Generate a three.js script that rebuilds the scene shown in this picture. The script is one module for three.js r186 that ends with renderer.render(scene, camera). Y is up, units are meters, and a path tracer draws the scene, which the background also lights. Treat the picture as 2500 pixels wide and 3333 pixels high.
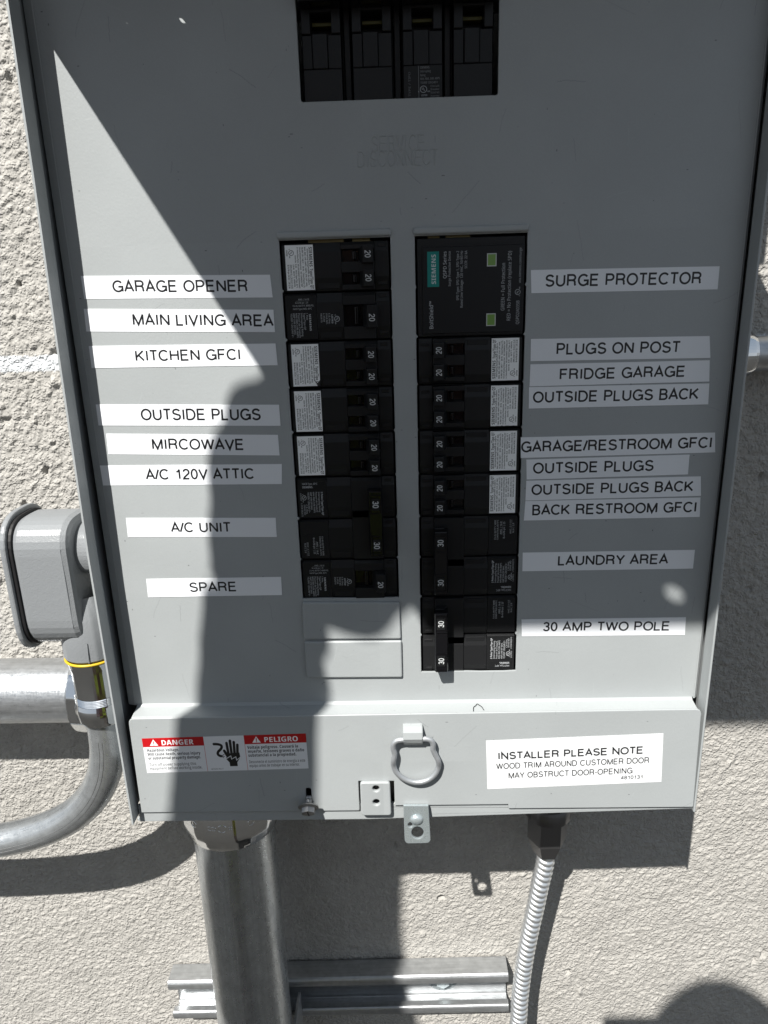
import * as THREE from 'three';
import { RoundedBoxGeometry } from 'three/addons/geometries/RoundedBoxGeometry.js';
import { mergeGeometries, toCreasedNormals } from 'three/addons/utils/BufferGeometryUtils.js';

// ---------------------------------------------------------------- camera, sky, sun, exposure
// The origin is the upper left corner of the left breaker opening, on the plane of the
// dead front (z = 0); the stucco wall is 0.10 m behind it and the ground 1.45 m below.
const scene = new THREE.Scene();
const FOC = 2311, IW = 2500, IH = 3333;
const camera = new THREE.PerspectiveCamera(2 * Math.atan(IH / 2 / FOC) * 180 / Math.PI, IW / IH, 0.01, 200);
camera.position.set(0.01777, -0.03006, 0.39496);
camera.rotation.order = 'YXZ';
camera.rotation.set(-0.29327, 0.0317, -0.03023);
camera.updateMatrixWorld(true);
scene.add(camera);

const SUN = new THREE.Vector3(-0.47, 1.36, 1).normalize();      // read off the shadows of the hasp, the door and the lip
const SKYGAIN = 0.30;
{
  const W = 512, H = 256, d = new Float32Array(W * H * 4), v = new THREE.Vector3();
  for (let j = 0; j < H; j++) for (let i = 0; i < W; i++) {
    const el = (0.5 - (j + 0.5) / H) * Math.PI, az = ((i + 0.5) / W - 0.5) * 2 * Math.PI;
    v.set(Math.cos(el) * Math.cos(az), Math.sin(el), Math.cos(el) * Math.sin(az));
    const t = Math.pow(Math.max(0, v.y), 0.45), g = Math.max(0, v.dot(SUN));
    const glow = 0.25 * Math.pow(g, 24) + 0.12 * Math.pow(g, 4);
    const c = [1.02 - 0.66 * t + glow, 1.07 - 0.58 * t + glow * 0.95, 1.12 - 0.45 * t + glow * 0.85];
    const k = ((H - 1 - j) * W + i) * 4;
    for (let q = 0; q < 3; q++) d[k + q] = c[q] * SKYGAIN;
    d[k + 3] = 1;
  }
  const sky = new THREE.DataTexture(d, W, H, THREE.RGBAFormat, THREE.FloatType);
  sky.mapping = THREE.EquirectangularReflectionMapping; sky.magFilter = THREE.LinearFilter; sky.needsUpdate = true;
  scene.background = sky; scene.environment = sky;
}
const sun = new THREE.DirectionalLight(new THREE.Color(1.0, 0.968, 0.915), 4.4);
sun.position.copy(SUN).multiplyScalar(6); sun.castShadow = true;
sun.shadow.camera.left = sun.shadow.camera.bottom = -2; sun.shadow.camera.right = sun.shadow.camera.top = 2;
sun.shadow.camera.far = 14; sun.shadow.mapSize.set(4096, 4096); sun.shadow.radius = 1;
scene.add(sun, sun.target);
const renderer = new THREE.WebGLRenderer({ antialias: true });
renderer.toneMapping = THREE.LinearToneMapping;
renderer.toneMappingExposure = 2.0;
renderer.shadowMap.enabled = true;

// ---------------------------------------------------------------- helpers
let seed = 20240611;
const rnd = () => { seed |= 0; seed = seed + 0x6D2B79F5 | 0; let t = Math.imul(seed ^ seed >>> 15, 1 | seed); t = t + Math.imul(t ^ t >>> 7, 61 | t) ^ t; return ((t ^ t >>> 14) >>> 0) / 4294967296; };
const rr = (a, b) => a + (b - a) * rnd();
const V = (x, y, z) => new THREE.Vector3(x, y, z);
const V2 = (x, y) => new THREE.Vector2(x, y);
const MM = 0.001;
// a photo pixel gives a direction; its distance comes from the plane z the thing lies on
function un(px, py, z) {
  const d = V((px - IW / 2) / FOC, -(py - IH / 2) / FOC, -1).applyQuaternion(camera.quaternion);
  return camera.position.clone().addScaledVector(d, (z - camera.position.z) / d.z);
}
const zoomed = (x0, y0, s, z) => (x, y) => un(x0 + x / s, y0 + y / s, z);

function clean(g) {
  g = g.index ? g.toNonIndexed() : g.clone();
  if (!g.attributes.normal) g.computeVertexNormals();
  for (const k of Object.keys(g.attributes)) if (!['position', 'normal', 'uv'].includes(k)) g.deleteAttribute(k);
  if (!g.attributes.uv) g.setAttribute('uv', new THREE.BufferAttribute(new Float32Array(g.attributes.position.count * 2), 2));
  g.morphAttributes = {}; g.clearGroups();
  return g;
}
function boxUV(g) {                                     // uv in metres, from the side each face points to
  const p = g.attributes.position, n = g.attributes.normal, uv = g.attributes.uv;
  for (let i = 0; i < p.count; i += 3) {
    let ax = 0, ay = 0, az = 0;
    for (let k = i; k < i + 3 && k < p.count; k++) { ax += Math.abs(n.getX(k)); ay += Math.abs(n.getY(k)); az += Math.abs(n.getZ(k)); }
    for (let k = i; k < i + 3 && k < p.count; k++) {
      if (az >= ax && az >= ay) uv.setXY(k, p.getX(k), p.getY(k));
      else if (ay >= ax) uv.setXY(k, p.getX(k), p.getZ(k));
      else uv.setXY(k, p.getZ(k), p.getY(k));
    }
  }
  return g;
}
function obj(name, geos, mat, parent = scene, opt = {}) {
  let list = (Array.isArray(geos) ? geos : [geos]).map(clean);
  let g = list.length > 1 ? mergeGeometries(list) : list[0];
  if (!opt.keepUV) boxUV(g);
  const m = new THREE.Mesh(g, mat);
  m.name = parent === scene ? numbered(name) : name; m.castShadow = m.receiveShadow = true;
  parent.add(m);
  return m;
}
const taken = {};
function numbered(n) { const k = taken[n] || 0; taken[n] = k + 1; return k ? n + '_' + String(k).padStart(3, '0') : n; }
function thing(name, label, category, pos = [0, 0, 0], group) {
  const o = new THREE.Group(); o.name = numbered(name); o.position.set(...pos); scene.add(o);
  o.userData = { label, category }; if (group) o.userData.group = group;
  return o;
}
function tag(o, label, category, group) { o.userData.label = label; o.userData.category = category; if (group) o.userData.group = group; return o; }

function box(x0, x1, y0, y1, z0, z1, r = 0.0006, seg = 2) {
  const w = Math.abs(x1 - x0), h = Math.abs(y1 - y0), d = Math.abs(z1 - z0);
  const g = r > 0 ? new RoundedBoxGeometry(w, h, d, seg, Math.min(r, w / 2.01, h / 2.01, d / 2.01)) : new THREE.BoxGeometry(w, h, d);
  return g.translate((x0 + x1) / 2, (y0 + y1) / 2, (z0 + z1) / 2);
}
function shapeOf(pts) { const s = new THREE.Shape(); pts.forEach((p, i) => i ? s.lineTo(p.x ?? p[0], p.y ?? p[1]) : s.moveTo(p.x ?? p[0], p.y ?? p[1])); s.closePath(); return s; }
function roundPoly(pts, r, n = 4) {                     // a polygon with rounded corners
  const out = [], N = pts.length;
  for (let i = 0; i < N; i++) {
    const p = V2(...pts[i]), a = V2(...pts[(i + N - 1) % N]), b = V2(...pts[(i + 1) % N]), ri = pts[i][2] ?? r;
    const da = a.clone().sub(p), db = b.clone().sub(p), m = Math.min(ri, da.length() / 2.1, db.length() / 2.1);
    da.normalize(); db.normalize();
    for (let k = 0; k <= n; k++) {
      const t = k / n, q0 = p.clone().addScaledVector(da, m), q1 = p.clone().addScaledVector(db, m);
      out.push([(1 - t) * (1 - t) * q0.x + 2 * t * (1 - t) * p.x + t * t * q1.x, (1 - t) * (1 - t) * q0.y + 2 * t * (1 - t) * p.y + t * t * q1.y]);
    }
  }
  return out;
}
// a plate in the xy plane between z0 and z1, edges bevelled by b
function plate(pts, z0, z1, b = 0.0004, holes = [], seg = 2) {
  const s = shapeOf(pts); for (const h of holes) s.holes.push(h);
  const g = new THREE.ExtrudeGeometry(s, { depth: Math.max(1e-5, z1 - z0 - 2 * b), bevelEnabled: b > 0, bevelThickness: b, bevelSize: b, bevelOffset: -b, bevelSegments: seg, curveSegments: 20 });
  return g.translate(0, 0, z0 + b);
}
const circle = (x, y, r, ry = r) => { const p = new THREE.Path(); p.absellipse(x, y, r, ry, 0, Math.PI * 2, true); return p; };
const polyPath = (pts) => { const p = new THREE.Path(); pts.forEach((q, i) => i ? p.lineTo(...q) : p.moveTo(...q)); p.closePath(); return p; };
// extrude a profile given in (a, b) along an axis: 'x' -> profile (y, z), 'y' -> profile (x, z)
function prism(pts, axis, t0, t1, bev = 0.0003) {
  const g = plate(pts, 0, t1 - t0, bev);
  if (axis === 'x') g.applyMatrix4(new THREE.Matrix4().set(0, 0, 1, t0, 1, 0, 0, 0, 0, 1, 0, 0, 0, 0, 0, 1));
  else if (axis === 'y') { g.applyMatrix4(new THREE.Matrix4().set(1, 0, 0, 0, 0, 0, -1, t1, 0, 1, 0, 0, 0, 0, 0, 1)); }
  return g;
}
function lathe(profile, pos, dir = V(0, 1, 0), seg = 48) {   // profile: [radius, height along dir]
  const g = new THREE.LatheGeometry(profile.map(([r, h]) => V2(Math.max(r, 1e-5), h)), seg);
  const cg = toCreasedNormals(g, 0.6);
  cg.applyQuaternion(new THREE.Quaternion().setFromUnitVectors(V(0, 1, 0), dir.clone().normalize()));
  return cg.translate(pos.x, pos.y, pos.z);
}
const curve = (pts) => new THREE.CatmullRomCurve3(pts, false, 'centripetal');
const tube = (pts, r, n = 60, rs = 12) => new THREE.TubeGeometry(Array.isArray(pts) ? curve(pts) : pts, n, r, rs, false);
function ball(p, r, sx = 1, sy = 1, sz = 1) { return new THREE.SphereGeometry(r, 16, 12).scale(sx, sy, sz).translate(p.x, p.y, p.z); }

// value noise, tileable with period P
function mkNoise(P, s0) {
  const keep = seed; seed = s0; const t = new Float32Array(P * P); for (let i = 0; i < P * P; i++) t[i] = rnd(); seed = keep;
  return (x, y) => {
    const xi = Math.floor(x), yi = Math.floor(y); let fx = x - xi, fy = y - yi; fx = fx * fx * (3 - 2 * fx); fy = fy * fy * (3 - 2 * fy);
    const m = (v) => ((v % P) + P) % P, a = m(xi), b = m(xi + 1), c = m(yi) * P, d = m(yi + 1) * P;
    return (t[c + a] * (1 - fx) + t[c + b] * fx) * (1 - fy) + (t[d + a] * (1 - fx) + t[d + b] * fx) * fy;
  };
}
const n1 = mkNoise(256, 11), n2 = mkNoise(256, 23), n3 = mkNoise(256, 37);
const fbm = (n, x, y, o = 4) => { let s = 0, a = 0.5, t = 0; for (let k = 0; k < o; k++) { s += a * n(x, y); t += a; x *= 2; y *= 2; a *= 0.5; } return s / t; };
function tex(size, metres, fn, color = false) {         // repeats every `metres`
  const d = new Uint8Array(size * size * 4);
  for (let j = 0; j < size; j++) for (let i = 0; i < size; i++) {
    const c = fn(i / size, j / size, i, j), k = (j * size + i) * 4;
    for (let q = 0; q < 3; q++) d[k + q] = Math.max(0, Math.min(255, 255 * (c.length ? c[q] : c)));
    d[k + 3] = 255;
  }
  const t = new THREE.DataTexture(d, size, size); t.wrapS = t.wrapT = THREE.RepeatWrapping; t.magFilter = THREE.LinearFilter; t.minFilter = THREE.LinearMipmapLinearFilter; t.generateMipmaps = true;
  t.repeat.set(1 / metres, 1 / metres); if (color) t.colorSpace = THREE.SRGBColorSpace; t.needsUpdate = true;
  return t;
}
const lin = (r, g, b) => new THREE.Color().setRGB(r, g, b);
const std = (o) => new THREE.MeshStandardMaterial(o);

// ---------------------------------------------------------------- materials
const orangePeel = tex(512, 0.06, (u, v) => 0.6 * fbm(n1, u * 64, v * 64, 2) + 0.4 * fbm(n2, u * 16, v * 16, 2));
const paintMap = tex(1024, 0.31, (u, v, i, j) => {
  let s = 0.955 + 0.05 * (fbm(n1, u * 8, v * 8, 5) - 0.5) + 0.02 * (rnd() - 0.5);
  return [s, s, s];
}, true);
{ // sparse specks of grit and dried dirt in the paint
  const d = paintMap.image.data, S = 1024;
  for (let k = 0; k < 110; k++) {
    const cx = rnd() * S, cy = rnd() * S, r = rr(0.45, 1.25), el = rr(0.6, 1.8), dark = rr(0.45, 0.85);
    for (let y = -5; y <= 5; y++) for (let x = -5; x <= 5; x++) if ((x / el) ** 2 + (y * el) ** 2 < r * r) {
      const q = ((((cy + y) | 0) & 1023) * S + (((cx + x) | 0) & 1023)) * 4; for (let c = 0; c < 3; c++) d[q + c] *= dark;
    }
  }
}
{ // faint hairline scratches and rubbed marks
  const d = paintMap.image.data, S = 1024;
  for (let k = 0; k < 70; k++) {
    let x = rnd() * S, y = rnd() * S, a = rnd() < 0.5 ? rr(1.3, 1.8) : rr(0, 6.28); const n = rr(8, 70) | 0, f = rnd() < 0.6 ? rr(0.86, 0.95) : rr(1.02, 1.05);
    for (let i = 0; i < n; i++) { const q = (((y | 0) & 1023) * S + ((x | 0) & 1023)) * 4; for (let c = 0; c < 3; c++) d[q + c] = Math.min(255, d[q + c] * f); a += rr(-0.05, 0.05); x += Math.cos(a); y += Math.sin(a); }
  }
}
const M = {};
M.paint = std({ color: lin(0.365, 0.388, 0.395), roughness: 0.42, map: paintMap, bumpMap: orangePeel, bumpScale: 0.00005 });
M.cast = std({ color: lin(0.205, 0.217, 0.228), roughness: 0.4, bumpMap: tex(512, 0.05, (u, v) => 0.5 * fbm(n2, u * 32, v * 32, 3) + 0.5 * fbm(n3, u * 128, v * 128, 1)), bumpScale: 0.00014 });
M.black = new THREE.MeshPhysicalMaterial({ specularIntensity: 0.45, color: lin(0.014, 0.0145, 0.0155), roughness: 0.38, bumpMap: tex(256, 0.02, (u, v) => fbm(n3, u * 64, v * 64, 2)), bumpScale: 0.00004 });
M.blackGloss = new THREE.MeshPhysicalMaterial({ specularIntensity: 0.7, color: lin(0.005, 0.005, 0.006), roughness: 0.16 });
M.blackDark = std({ color: lin(0.006, 0.006, 0.007), roughness: 0.6 });
// drawn steel: fine streaks along u, over a soft zinc mottling
const scratch = tex(512, 0.08, (u, v) => 0.6 * fbm(n1, u * 8, v * 256, 3) + 0.4 * fbm(n2, u * 128, v * 128, 1));
const galvRough = tex(512, 0.10, (u, v) => 0.52 + 0.26 * (fbm(n1, u * 10, v * 160, 3) - 0.5) + 0.22 * (fbm(n3, u * 96, v * 96, 2) - 0.5));
const galvCol = tex(512, 0.17, (u, v) => { const s = 0.88 + 0.12 * (fbm(n2, u * 40, v * 40, 4) - 0.5) + 0.10 * (fbm(n1, u * 6, v * 128, 2) - 0.5); return [s, s, s]; }, true);
const brush = tex(512, 0.05, (u, v) => 0.75 * fbm(n3, u * 256, v * 10, 2) + 0.25 * fbm(n1, u * 256, v * 256, 1));
M.galv = std({ color: lin(0.60, 0.62, 0.635), metalness: 0.8, roughness: 0.72, roughnessMap: galvRough, map: galvCol, bumpMap: scratch, bumpScale: 0.00004 });
M.galvBrushed = std({ color: lin(0.62, 0.64, 0.66), metalness: 0.85, roughness: 0.7, roughnessMap: galvRough, map: galvCol, bumpMap: brush, bumpScale: 0.00012 });
M.galvSmooth = std({ color: lin(0.60, 0.63, 0.65), metalness: 0.78, roughness: 0.6, roughnessMap: galvRough, map: galvCol, bumpMap: scratch, bumpScale: 0.00003 });
M.connector = std({ color: lin(0.17, 0.17, 0.175), metalness: 0.9, roughness: 0.42 });
M.zinc = std({ color: lin(0.40, 0.45, 0.47), metalness: 0.55, roughness: 0.55, roughnessMap: galvRough, bumpMap: scratch, bumpScale: 0.00002 });
M.chrome = std({ color: lin(0.76, 0.78, 0.80), metalness: 1, roughness: 0.13 });
M.alu = std({ color: lin(0.80, 0.82, 0.83), metalness: 0.9, roughness: 0.36 });
M.dullZinc = std({ color: lin(0.40, 0.42, 0.44), metalness: 0.6, roughness: 0.45, bumpMap: scratch, bumpScale: 0.00006 });
M.steelGrey = std({ color: lin(0.30, 0.30, 0.30), metalness: 1, roughness: 0.45, bumpMap: scratch, bumpScale: 0.00005 });
M.yellow = std({ color: lin(0.55, 0.37, 0.02), roughness: 0.4 });
M.brass = std({ color: lin(0.42, 0.36, 0.19), metalness: 0.9, roughness: 0.45 });

// ---------------------------------------------------------------- lettering
// a plain single-stroke grotesque, cap height 1; each glyph: advance, then polylines
const arcP = (cx, cy, rx, ry, a0, a1, n = 18) => Array.from({ length: n + 1 }, (_, i) => { const a = (a0 + (a1 - a0) * i / n) * Math.PI / 180; return [cx + rx * Math.cos(a), cy + ry * Math.sin(a)]; });
const GL = (() => {
  const G = {};
  const ADV = { ' ': 0.46, I: 0.386, A: 0.926, B: 0.926, C: 1.0, D: 1.0, E: 0.926, F: 0.85, G: 1.08, H: 1.0, J: 0.7, K: 0.926, L: 0.772, M: 1.157, N: 1.0, O: 1.08, P: 0.926, R: 1.0, S: 0.926, T: 0.85, U: 1.0, V: 0.926, W: 1.31, X: 0.926, Y: 0.926, '/': 0.386, '-': 0.46, '.': 0.386 };
  const add = (c, w, ...st) => { const adv = ADV[c] || 0.772, q = 0.91, s0 = (adv - w * q) / 2; G[c] = { adv, s0, st: st.map((p) => p.map(([x, y]) => [x * q + s0, y])) }; };
  add(' ', 0.22); add('I', 0.0, [[0, 0], [0, 1]]);
  add('A', 0.84, [[0, 0], [0.42, 1], [0.84, 0]], [[0.14, 0.32], [0.70, 0.32]]);
  add('B', 0.68, [[0.38, 0.53], [0, 0.53], [0, 1], [0.36, 1], ...arcP(0.36, 0.765, 0.27, 0.235, 90, -90, 10), [0, 0.53], [0, 0], [0.40, 0], ...arcP(0.40, 0.265, 0.28, 0.265, -90, 90, 12)]);
  add('C', 0.86, arcP(0.46, 0.5, 0.46, 0.5, 42, 318, 30).map(([x, y]) => [Math.min(x, 0.85), y]));
  add('D', 0.80, [[0, 0], [0, 1], [0.34, 1], ...arcP(0.34, 0.5, 0.46, 0.5, 90, -90, 22), [0, 0]]);
  add('E', 0.70, [[0.70, 0], [0, 0], [0, 1], [0.68, 1]], [[0, 0.53], [0.63, 0.53]]);
  add('F', 0.64, [[0, 0], [0, 1], [0.64, 1]], [[0, 0.52], [0.57, 0.52]]);
  add('G', 0.90, [...arcP(0.47, 0.5, 0.47, 0.5, 42, 335, 32), [0.90, 0.46], [0.50, 0.46]], [[0.90, 0.46], [0.90, 0.0]]);
  add('H', 0.76, [[0, 0], [0, 1]], [[0.76, 0], [0.76, 1]], [[0, 0.52], [0.76, 0.52]]);
  add('J', 0.5, [[0.5, 1], [0.5, 0.26], ...arcP(0.25, 0.26, 0.25, 0.26, 0, -180, 12)]);
  add('K', 0.76, [[0, 0], [0, 1]], [[0.72, 1], [0, 0.34]], [[0.24, 0.56], [0.76, 0]]);
  add('L', 0.58, [[0, 1], [0, 0], [0.58, 0]]);
  add('M', 0.92, [[0, 0], [0, 1], [0.46, 0.0], [0.92, 1], [0.92, 0]]);
  add('N', 0.76, [[0, 0], [0, 1], [0.76, 0], [0.76, 1]]);
  add('O', 0.94, arcP(0.47, 0.5, 0.47, 0.5, 0, 360, 40));
  add('P', 0.68, [[0, 0], [0, 1], [0.40, 1], ...arcP(0.40, 0.73, 0.28, 0.27, 90, -90, 14), [0, 0.46]]);
  add('R', 0.76, [[0, 0], [0, 1], [0.44, 1], ...arcP(0.44, 0.75, 0.28, 0.25, 90, -90, 14), [0, 0.50]], [[0.44, 0.50], [0.62, 0.46], [0.69, 0.34], [0.70, 0.12], [0.76, 0]]);
  add('S', 0.74, [...arcP(0.37, 0.745, 0.33, 0.255, 20, 210, 16), [0.22, 0.56], [0.52, 0.47], ...arcP(0.37, 0.27, 0.36, 0.27, 40, -160, 18)]);
  add('T', 0.72, [[0, 1], [0.72, 1]], [[0.36, 1], [0.36, 0]]);
  add('U', 0.74, [[0, 1], [0, 0.35], ...arcP(0.37, 0.35, 0.37, 0.35, 180, 360, 18), [0.74, 1]]);
  add('V', 0.82, [[0, 1], [0.41, 0], [0.82, 1]]);
  add('W', 1.20, [[0, 1], [0.30, 0], [0.60, 1], [0.90, 0], [1.20, 1]]);
  add('X', 0.78, [[0, 0], [0.78, 1]], [[0, 1], [0.78, 0]]);
  add('Y', 0.80, [[0, 1], [0.40, 0.42], [0.80, 1]], [[0.40, 0.42], [0.40, 0]]);
  add('/', 0.34, [[0, -0.02], [0.34, 1.02]]); add('-', 0.3, [[0, 0.36], [0.3, 0.36]]); add('.', 0, [[0, 0], [0, 0.03]]);
  add('0', 0.58, arcP(0.29, 0.5, 0.29, 0.5, 0, 360, 32));
  add('1', 0.34, [[0, 0.74], [0.18, 0.80], [0.30, 1], [0.30, 0]]);
  add('2', 0.58, [...arcP(0.29, 0.71, 0.28, 0.29, 170, -30, 16), [0.30, 0.36], [0.06, 0.14], [0, 0], [0.58, 0]]);
  add('3', 0.58, [...arcP(0.28, 0.755, 0.25, 0.245, 165, -80, 16), [0.22, 0.52]], [[0.22, 0.52], ...arcP(0.28, 0.265, 0.29, 0.265, 88, -165, 18)]);
  add('4', 0.60, [[0.46, 0], [0.46, 1], [0, 0.27], [0.60, 0.27]]);
  add('8', 0.56, arcP(0.28, 0.755, 0.25, 0.245, 0, 360, 24), arcP(0.28, 0.265, 0.28, 0.265, 0, 360, 24));
  return G;
})();
const strokeWidth = (s) => [...s].reduce((w, c) => w + (GL[c] ? GL[c].adv : 0.3), 0);
// draw s with its ink between x0..x1, baseline y, cap height h (canvas pixels); lw = stroke
function strokeText(g, s, x0, x1, y, h, lw, color) {
  const b0 = GL[s[0]].s0, b1 = GL[s[s.length - 1]].s0, k = (x1 - x0) / ((strokeWidth(s) - b0 - b1) * h); let x = -b0;
  g.strokeStyle = color; g.lineWidth = lw; g.lineJoin = 'miter'; g.miterLimit = 3; g.lineCap = 'butt';
  for (const c of s) {
    for (const p of GL[c].st) { g.beginPath(); p.forEach(([px, py], i) => { const X = x0 + (x + px) * h * k, Y = y - py * h; i ? g.lineTo(X, Y) : g.moveTo(X, Y); }); g.stroke(); }
    x += GL[c].adv;
  }
}
function canvasTex(w, h, draw) {
  const c = document.createElement('canvas'); c.width = Math.round(w); c.height = Math.round(h);
  const g = c.getContext('2d'); draw(g, c.width, c.height);
  const t = new THREE.CanvasTexture(c); t.colorSpace = THREE.SRGBColorSpace; t.anisotropy = 8; return t;
}
function fitText(g, s, x, y, w, font, color, align = 'left') {   // one line squeezed or stretched to width w
  g.font = font; g.fillStyle = color; g.textBaseline = 'alphabetic'; g.textAlign = 'left';
  const m = g.measureText(s).width; g.save(); g.translate(x, y); g.scale(w / m, 1); g.fillText(s, 0, 0); g.restore();
}
// a thin printed sheet: corners TL TR BR BL in the plane z; print fills its bounding frame along the top edge
function sheet(name, corners, z, thick, texture, mat, parent = scene) {
  const [tl, tr, br, bl] = corners, ux = V2(tr.x - tl.x + br.x - bl.x, tr.y - tl.y + br.y - bl.y).normalize(), uy = V2(-ux.y, ux.x);
  const loc = corners.map((p) => [p.x * ux.x + p.y * ux.y, p.x * uy.x + p.y * uy.y]);
  const a0 = Math.min(...loc.map((l) => l[0])), a1 = Math.max(...loc.map((l) => l[0])), b0 = Math.min(...loc.map((l) => l[1])), b1 = Math.max(...loc.map((l) => l[1]));
  const cx = (tl.x + br.x) / 2, cy = (tl.y + br.y) / 2;
  const P = corners.map((p) => [p.x - cx, p.y - cy]), uv = loc.map(([a, b]) => [(a - a0) / (a1 - a0), (b - b0) / (b1 - b0)]);
  const pos = [], uvs = [];
  const tri = (i, za, j, zb, k, zc) => { for (const [q, zz] of [[i, za], [j, zb], [k, zc]]) { pos.push(P[q][0], P[q][1], zz); uvs.push(...uv[q]); } };
  tri(3, thick, 2, thick, 1, thick); tri(3, thick, 1, thick, 0, thick);
  for (let i = 0; i < 4; i++) { const j = (i + 1) % 4; tri(i, thick, j, thick, j, 0); tri(i, thick, j, 0, i, 0); }
  const g = new THREE.BufferGeometry(); g.setAttribute('position', new THREE.Float32BufferAttribute(pos, 3)); g.setAttribute('uv', new THREE.Float32BufferAttribute(uvs, 2)); g.computeVertexNormals();
  const m = mat.clone(); m.map = texture;
  const o = obj(name, g, m, parent, { keepUV: true }); o.position.set(cx, cy, z);
  o.userData.frame = { w: a1 - a0, h: b1 - b0, a0, b0, ux, uy };
  return o;
}

// ---------------------------------------------------------------- ground and wall
const GROUND = -1.45;
{
  const t = tex(512, 1.3, (u, v) => { const s = 0.62 + 0.5 * (fbm(n1, u * 32, v * 32, 4) - 0.5) + 0.22 * (rnd() - 0.5); return [s, s * 0.985, s * 0.95]; }, true);
  const g = new THREE.PlaneGeometry(80, 80, 1, 1).rotateX(-Math.PI / 2).translate(0, GROUND, 39.8);
  const m = obj('ground', g, std({ color: lin(0.06, 0.059, 0.057), roughness: 0.95, map: t }));
  m.userData.kind = 'structure';
}
const WALLZ = -0.10;
{
  const wall = thing('stucco_wall', 'greige stucco wall behind the electrical panel, with a white sealant line', 'wall', [0, GROUND, WALLZ]);
  const BS = 2048, BM = 0.27, bh = new Float32Array(BS * BS);
  for (let k = 0; k < 26000; k++) {                        // sand grains of the finish coat, finer than the mesh
    const cx = rnd() * BS, cy = rnd() * BS, r = rr(0.0006, 0.0015) / BM * BS, amp = rr(0.25, 1), el = rr(0.65, 1.5), an = rr(0, 3.14), ca = Math.cos(an), sa = Math.sin(an), R = Math.ceil(r * 1.6);
    for (let y = -R; y <= R; y++) for (let x = -R; x <= R; x++) {
      const p = (x * ca + y * sa) * el, q = (-x * sa + y * ca) / el, d2 = (p * p + q * q) / (r * r); if (d2 >= 1) continue;
      const i = ((cy + y) & (BS - 1)) * BS + ((cx + x) & (BS - 1)), h = amp * Math.pow(1 - d2, 1.1); if (h > bh[i]) bh[i] = h;
    }
  }
  const fineBump = tex(BS, BM, (u, v, i, j) => 0.82 * bh[j * BS + i] + 0.18 * fbm(n3, u * 256, v * 256, 2));
  const mat = std({ color: 0xffffff, vertexColors: true, roughness: 0.93, bumpMap: fineBump, bumpScale: 0.00085 });
  const X0 = -0.44, X1 = 0.42, Y0 = -0.78, Y1 = 0.24, ST = 0.00108;
  const nx = Math.round((X1 - X0) / ST) + 1, ny = Math.round((Y1 - Y0) / ST) + 1;
  const H = new Float32Array(nx * ny);
  const rough = (x, y) => { const t = Math.min(1, Math.max(0, (y + 0.38) / 0.25)), l = x < 0 ? 1 : 0.35; return t * l; };
  // grains of the finish coat: overlapping lumps of sand and plaster
  for (let k = 0; k < 75000; k++) {
    const x = rr(X0, X1), y = rr(Y0, Y1), c = rough(x, y);
    if (x > -0.15 && x < 0.19 && y > -0.33) continue;
    const r = rr(0.0014, 0.0026) * (1 + 0.35 * c * rnd()), amp = rr(0.0002, 0.0010) * (1 + 0.5 * c), el = rr(0.7, 1.5), an = rr(0, 3.14), ca = Math.cos(an), sa = Math.sin(an);
    const R = r * 1.5, i0 = Math.max(0, Math.ceil((x - R - X0) / ST)), i1 = Math.min(nx - 1, Math.floor((x + R - X0) / ST)), j0 = Math.max(0, Math.ceil((y - R - Y0) / ST)), j1 = Math.min(ny - 1, Math.floor((y + R - Y0) / ST));
    for (let j = j0; j <= j1; j++) for (let i = i0; i <= i1; i++) {
      const dx = X0 + i * ST - x, dy = Y0 + j * ST - y, p = (dx * ca + dy * sa) * el, q = (-dx * sa + dy * ca) / el, d2 = (p * p + q * q) / (r * r);
      if (d2 < 1) { const h = amp * Math.pow(1 - d2, 0.75); if (h > H[j * nx + i]) H[j * nx + i] = h; }
    }
  }
  for (let k = 0; k < 2100; k++) {                        // broken pits and stronger lumps in the rough coat
    const x = rr(X0, X1), y = rr(Y0, Y1), c = rough(x, y); if (rnd() > c * 0.9 + 0.04) continue;
    const r = rr(0.0015, 0.0042), amp = rnd() < 0.5 ? -rr(0.0015, 0.0036) : rr(0.0008, 0.002), el = rr(0.6, 1.6);
    const i0 = Math.max(0, Math.floor((x - 0.006 - X0) / ST)), i1 = Math.min(nx - 1, Math.ceil((x + 0.006 - X0) / ST)), j0 = Math.max(0, Math.floor((y - 0.006 - Y0) / ST)), j1 = Math.min(ny - 1, Math.ceil((y + 0.006 - Y0) / ST));
    for (let j = j0; j <= j1; j++) for (let i = i0; i <= i1; i++) {
      const dx = (X0 + i * ST - x) * el, dy = (Y0 + j * ST - y) / el, w = r * (0.7 + 0.6 * n1(i * 0.7 + k, j * 0.7)), d2 = (dx * dx + dy * dy) / (w * w);
      if (d2 < 1) H[j * nx + i] += amp * Math.pow(1 - d2, 0.6);
    }
  }
  const pos = new Float32Array(nx * ny * 3), col = new Float32Array(nx * ny * 3), uv = new Float32Array(nx * ny * 2), idx = [];
  for (let j = 0; j < ny; j++) for (let i = 0; i < nx; i++) {
    const k = j * nx + i, x = X0 + i * ST, y = Y0 + j * ST;
    const wav = 0.0016 * (fbm(n1, x * 22 + 40, y * 22 + 40, 3) - 0.5);
    const e0 = 0.0012 * (n2(x * 900 + 30, 7.5) - 0.5) + 0.0016 * (n1(x * 260 + 9, 3.3) - 0.5);
    const inLine = y < -0.0612 + e0 && y > -0.0722 + 0.0012 * (n3(x * 700 + 90, 2.2) - 0.5);
    let h = H[k] + wav + 0.0005 * (fbm(n3, x * 330 + 200, y * 330 + 200, 2) - 0.5);
    if (inLine) h = h * 0.75 + 0.0004;
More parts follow.
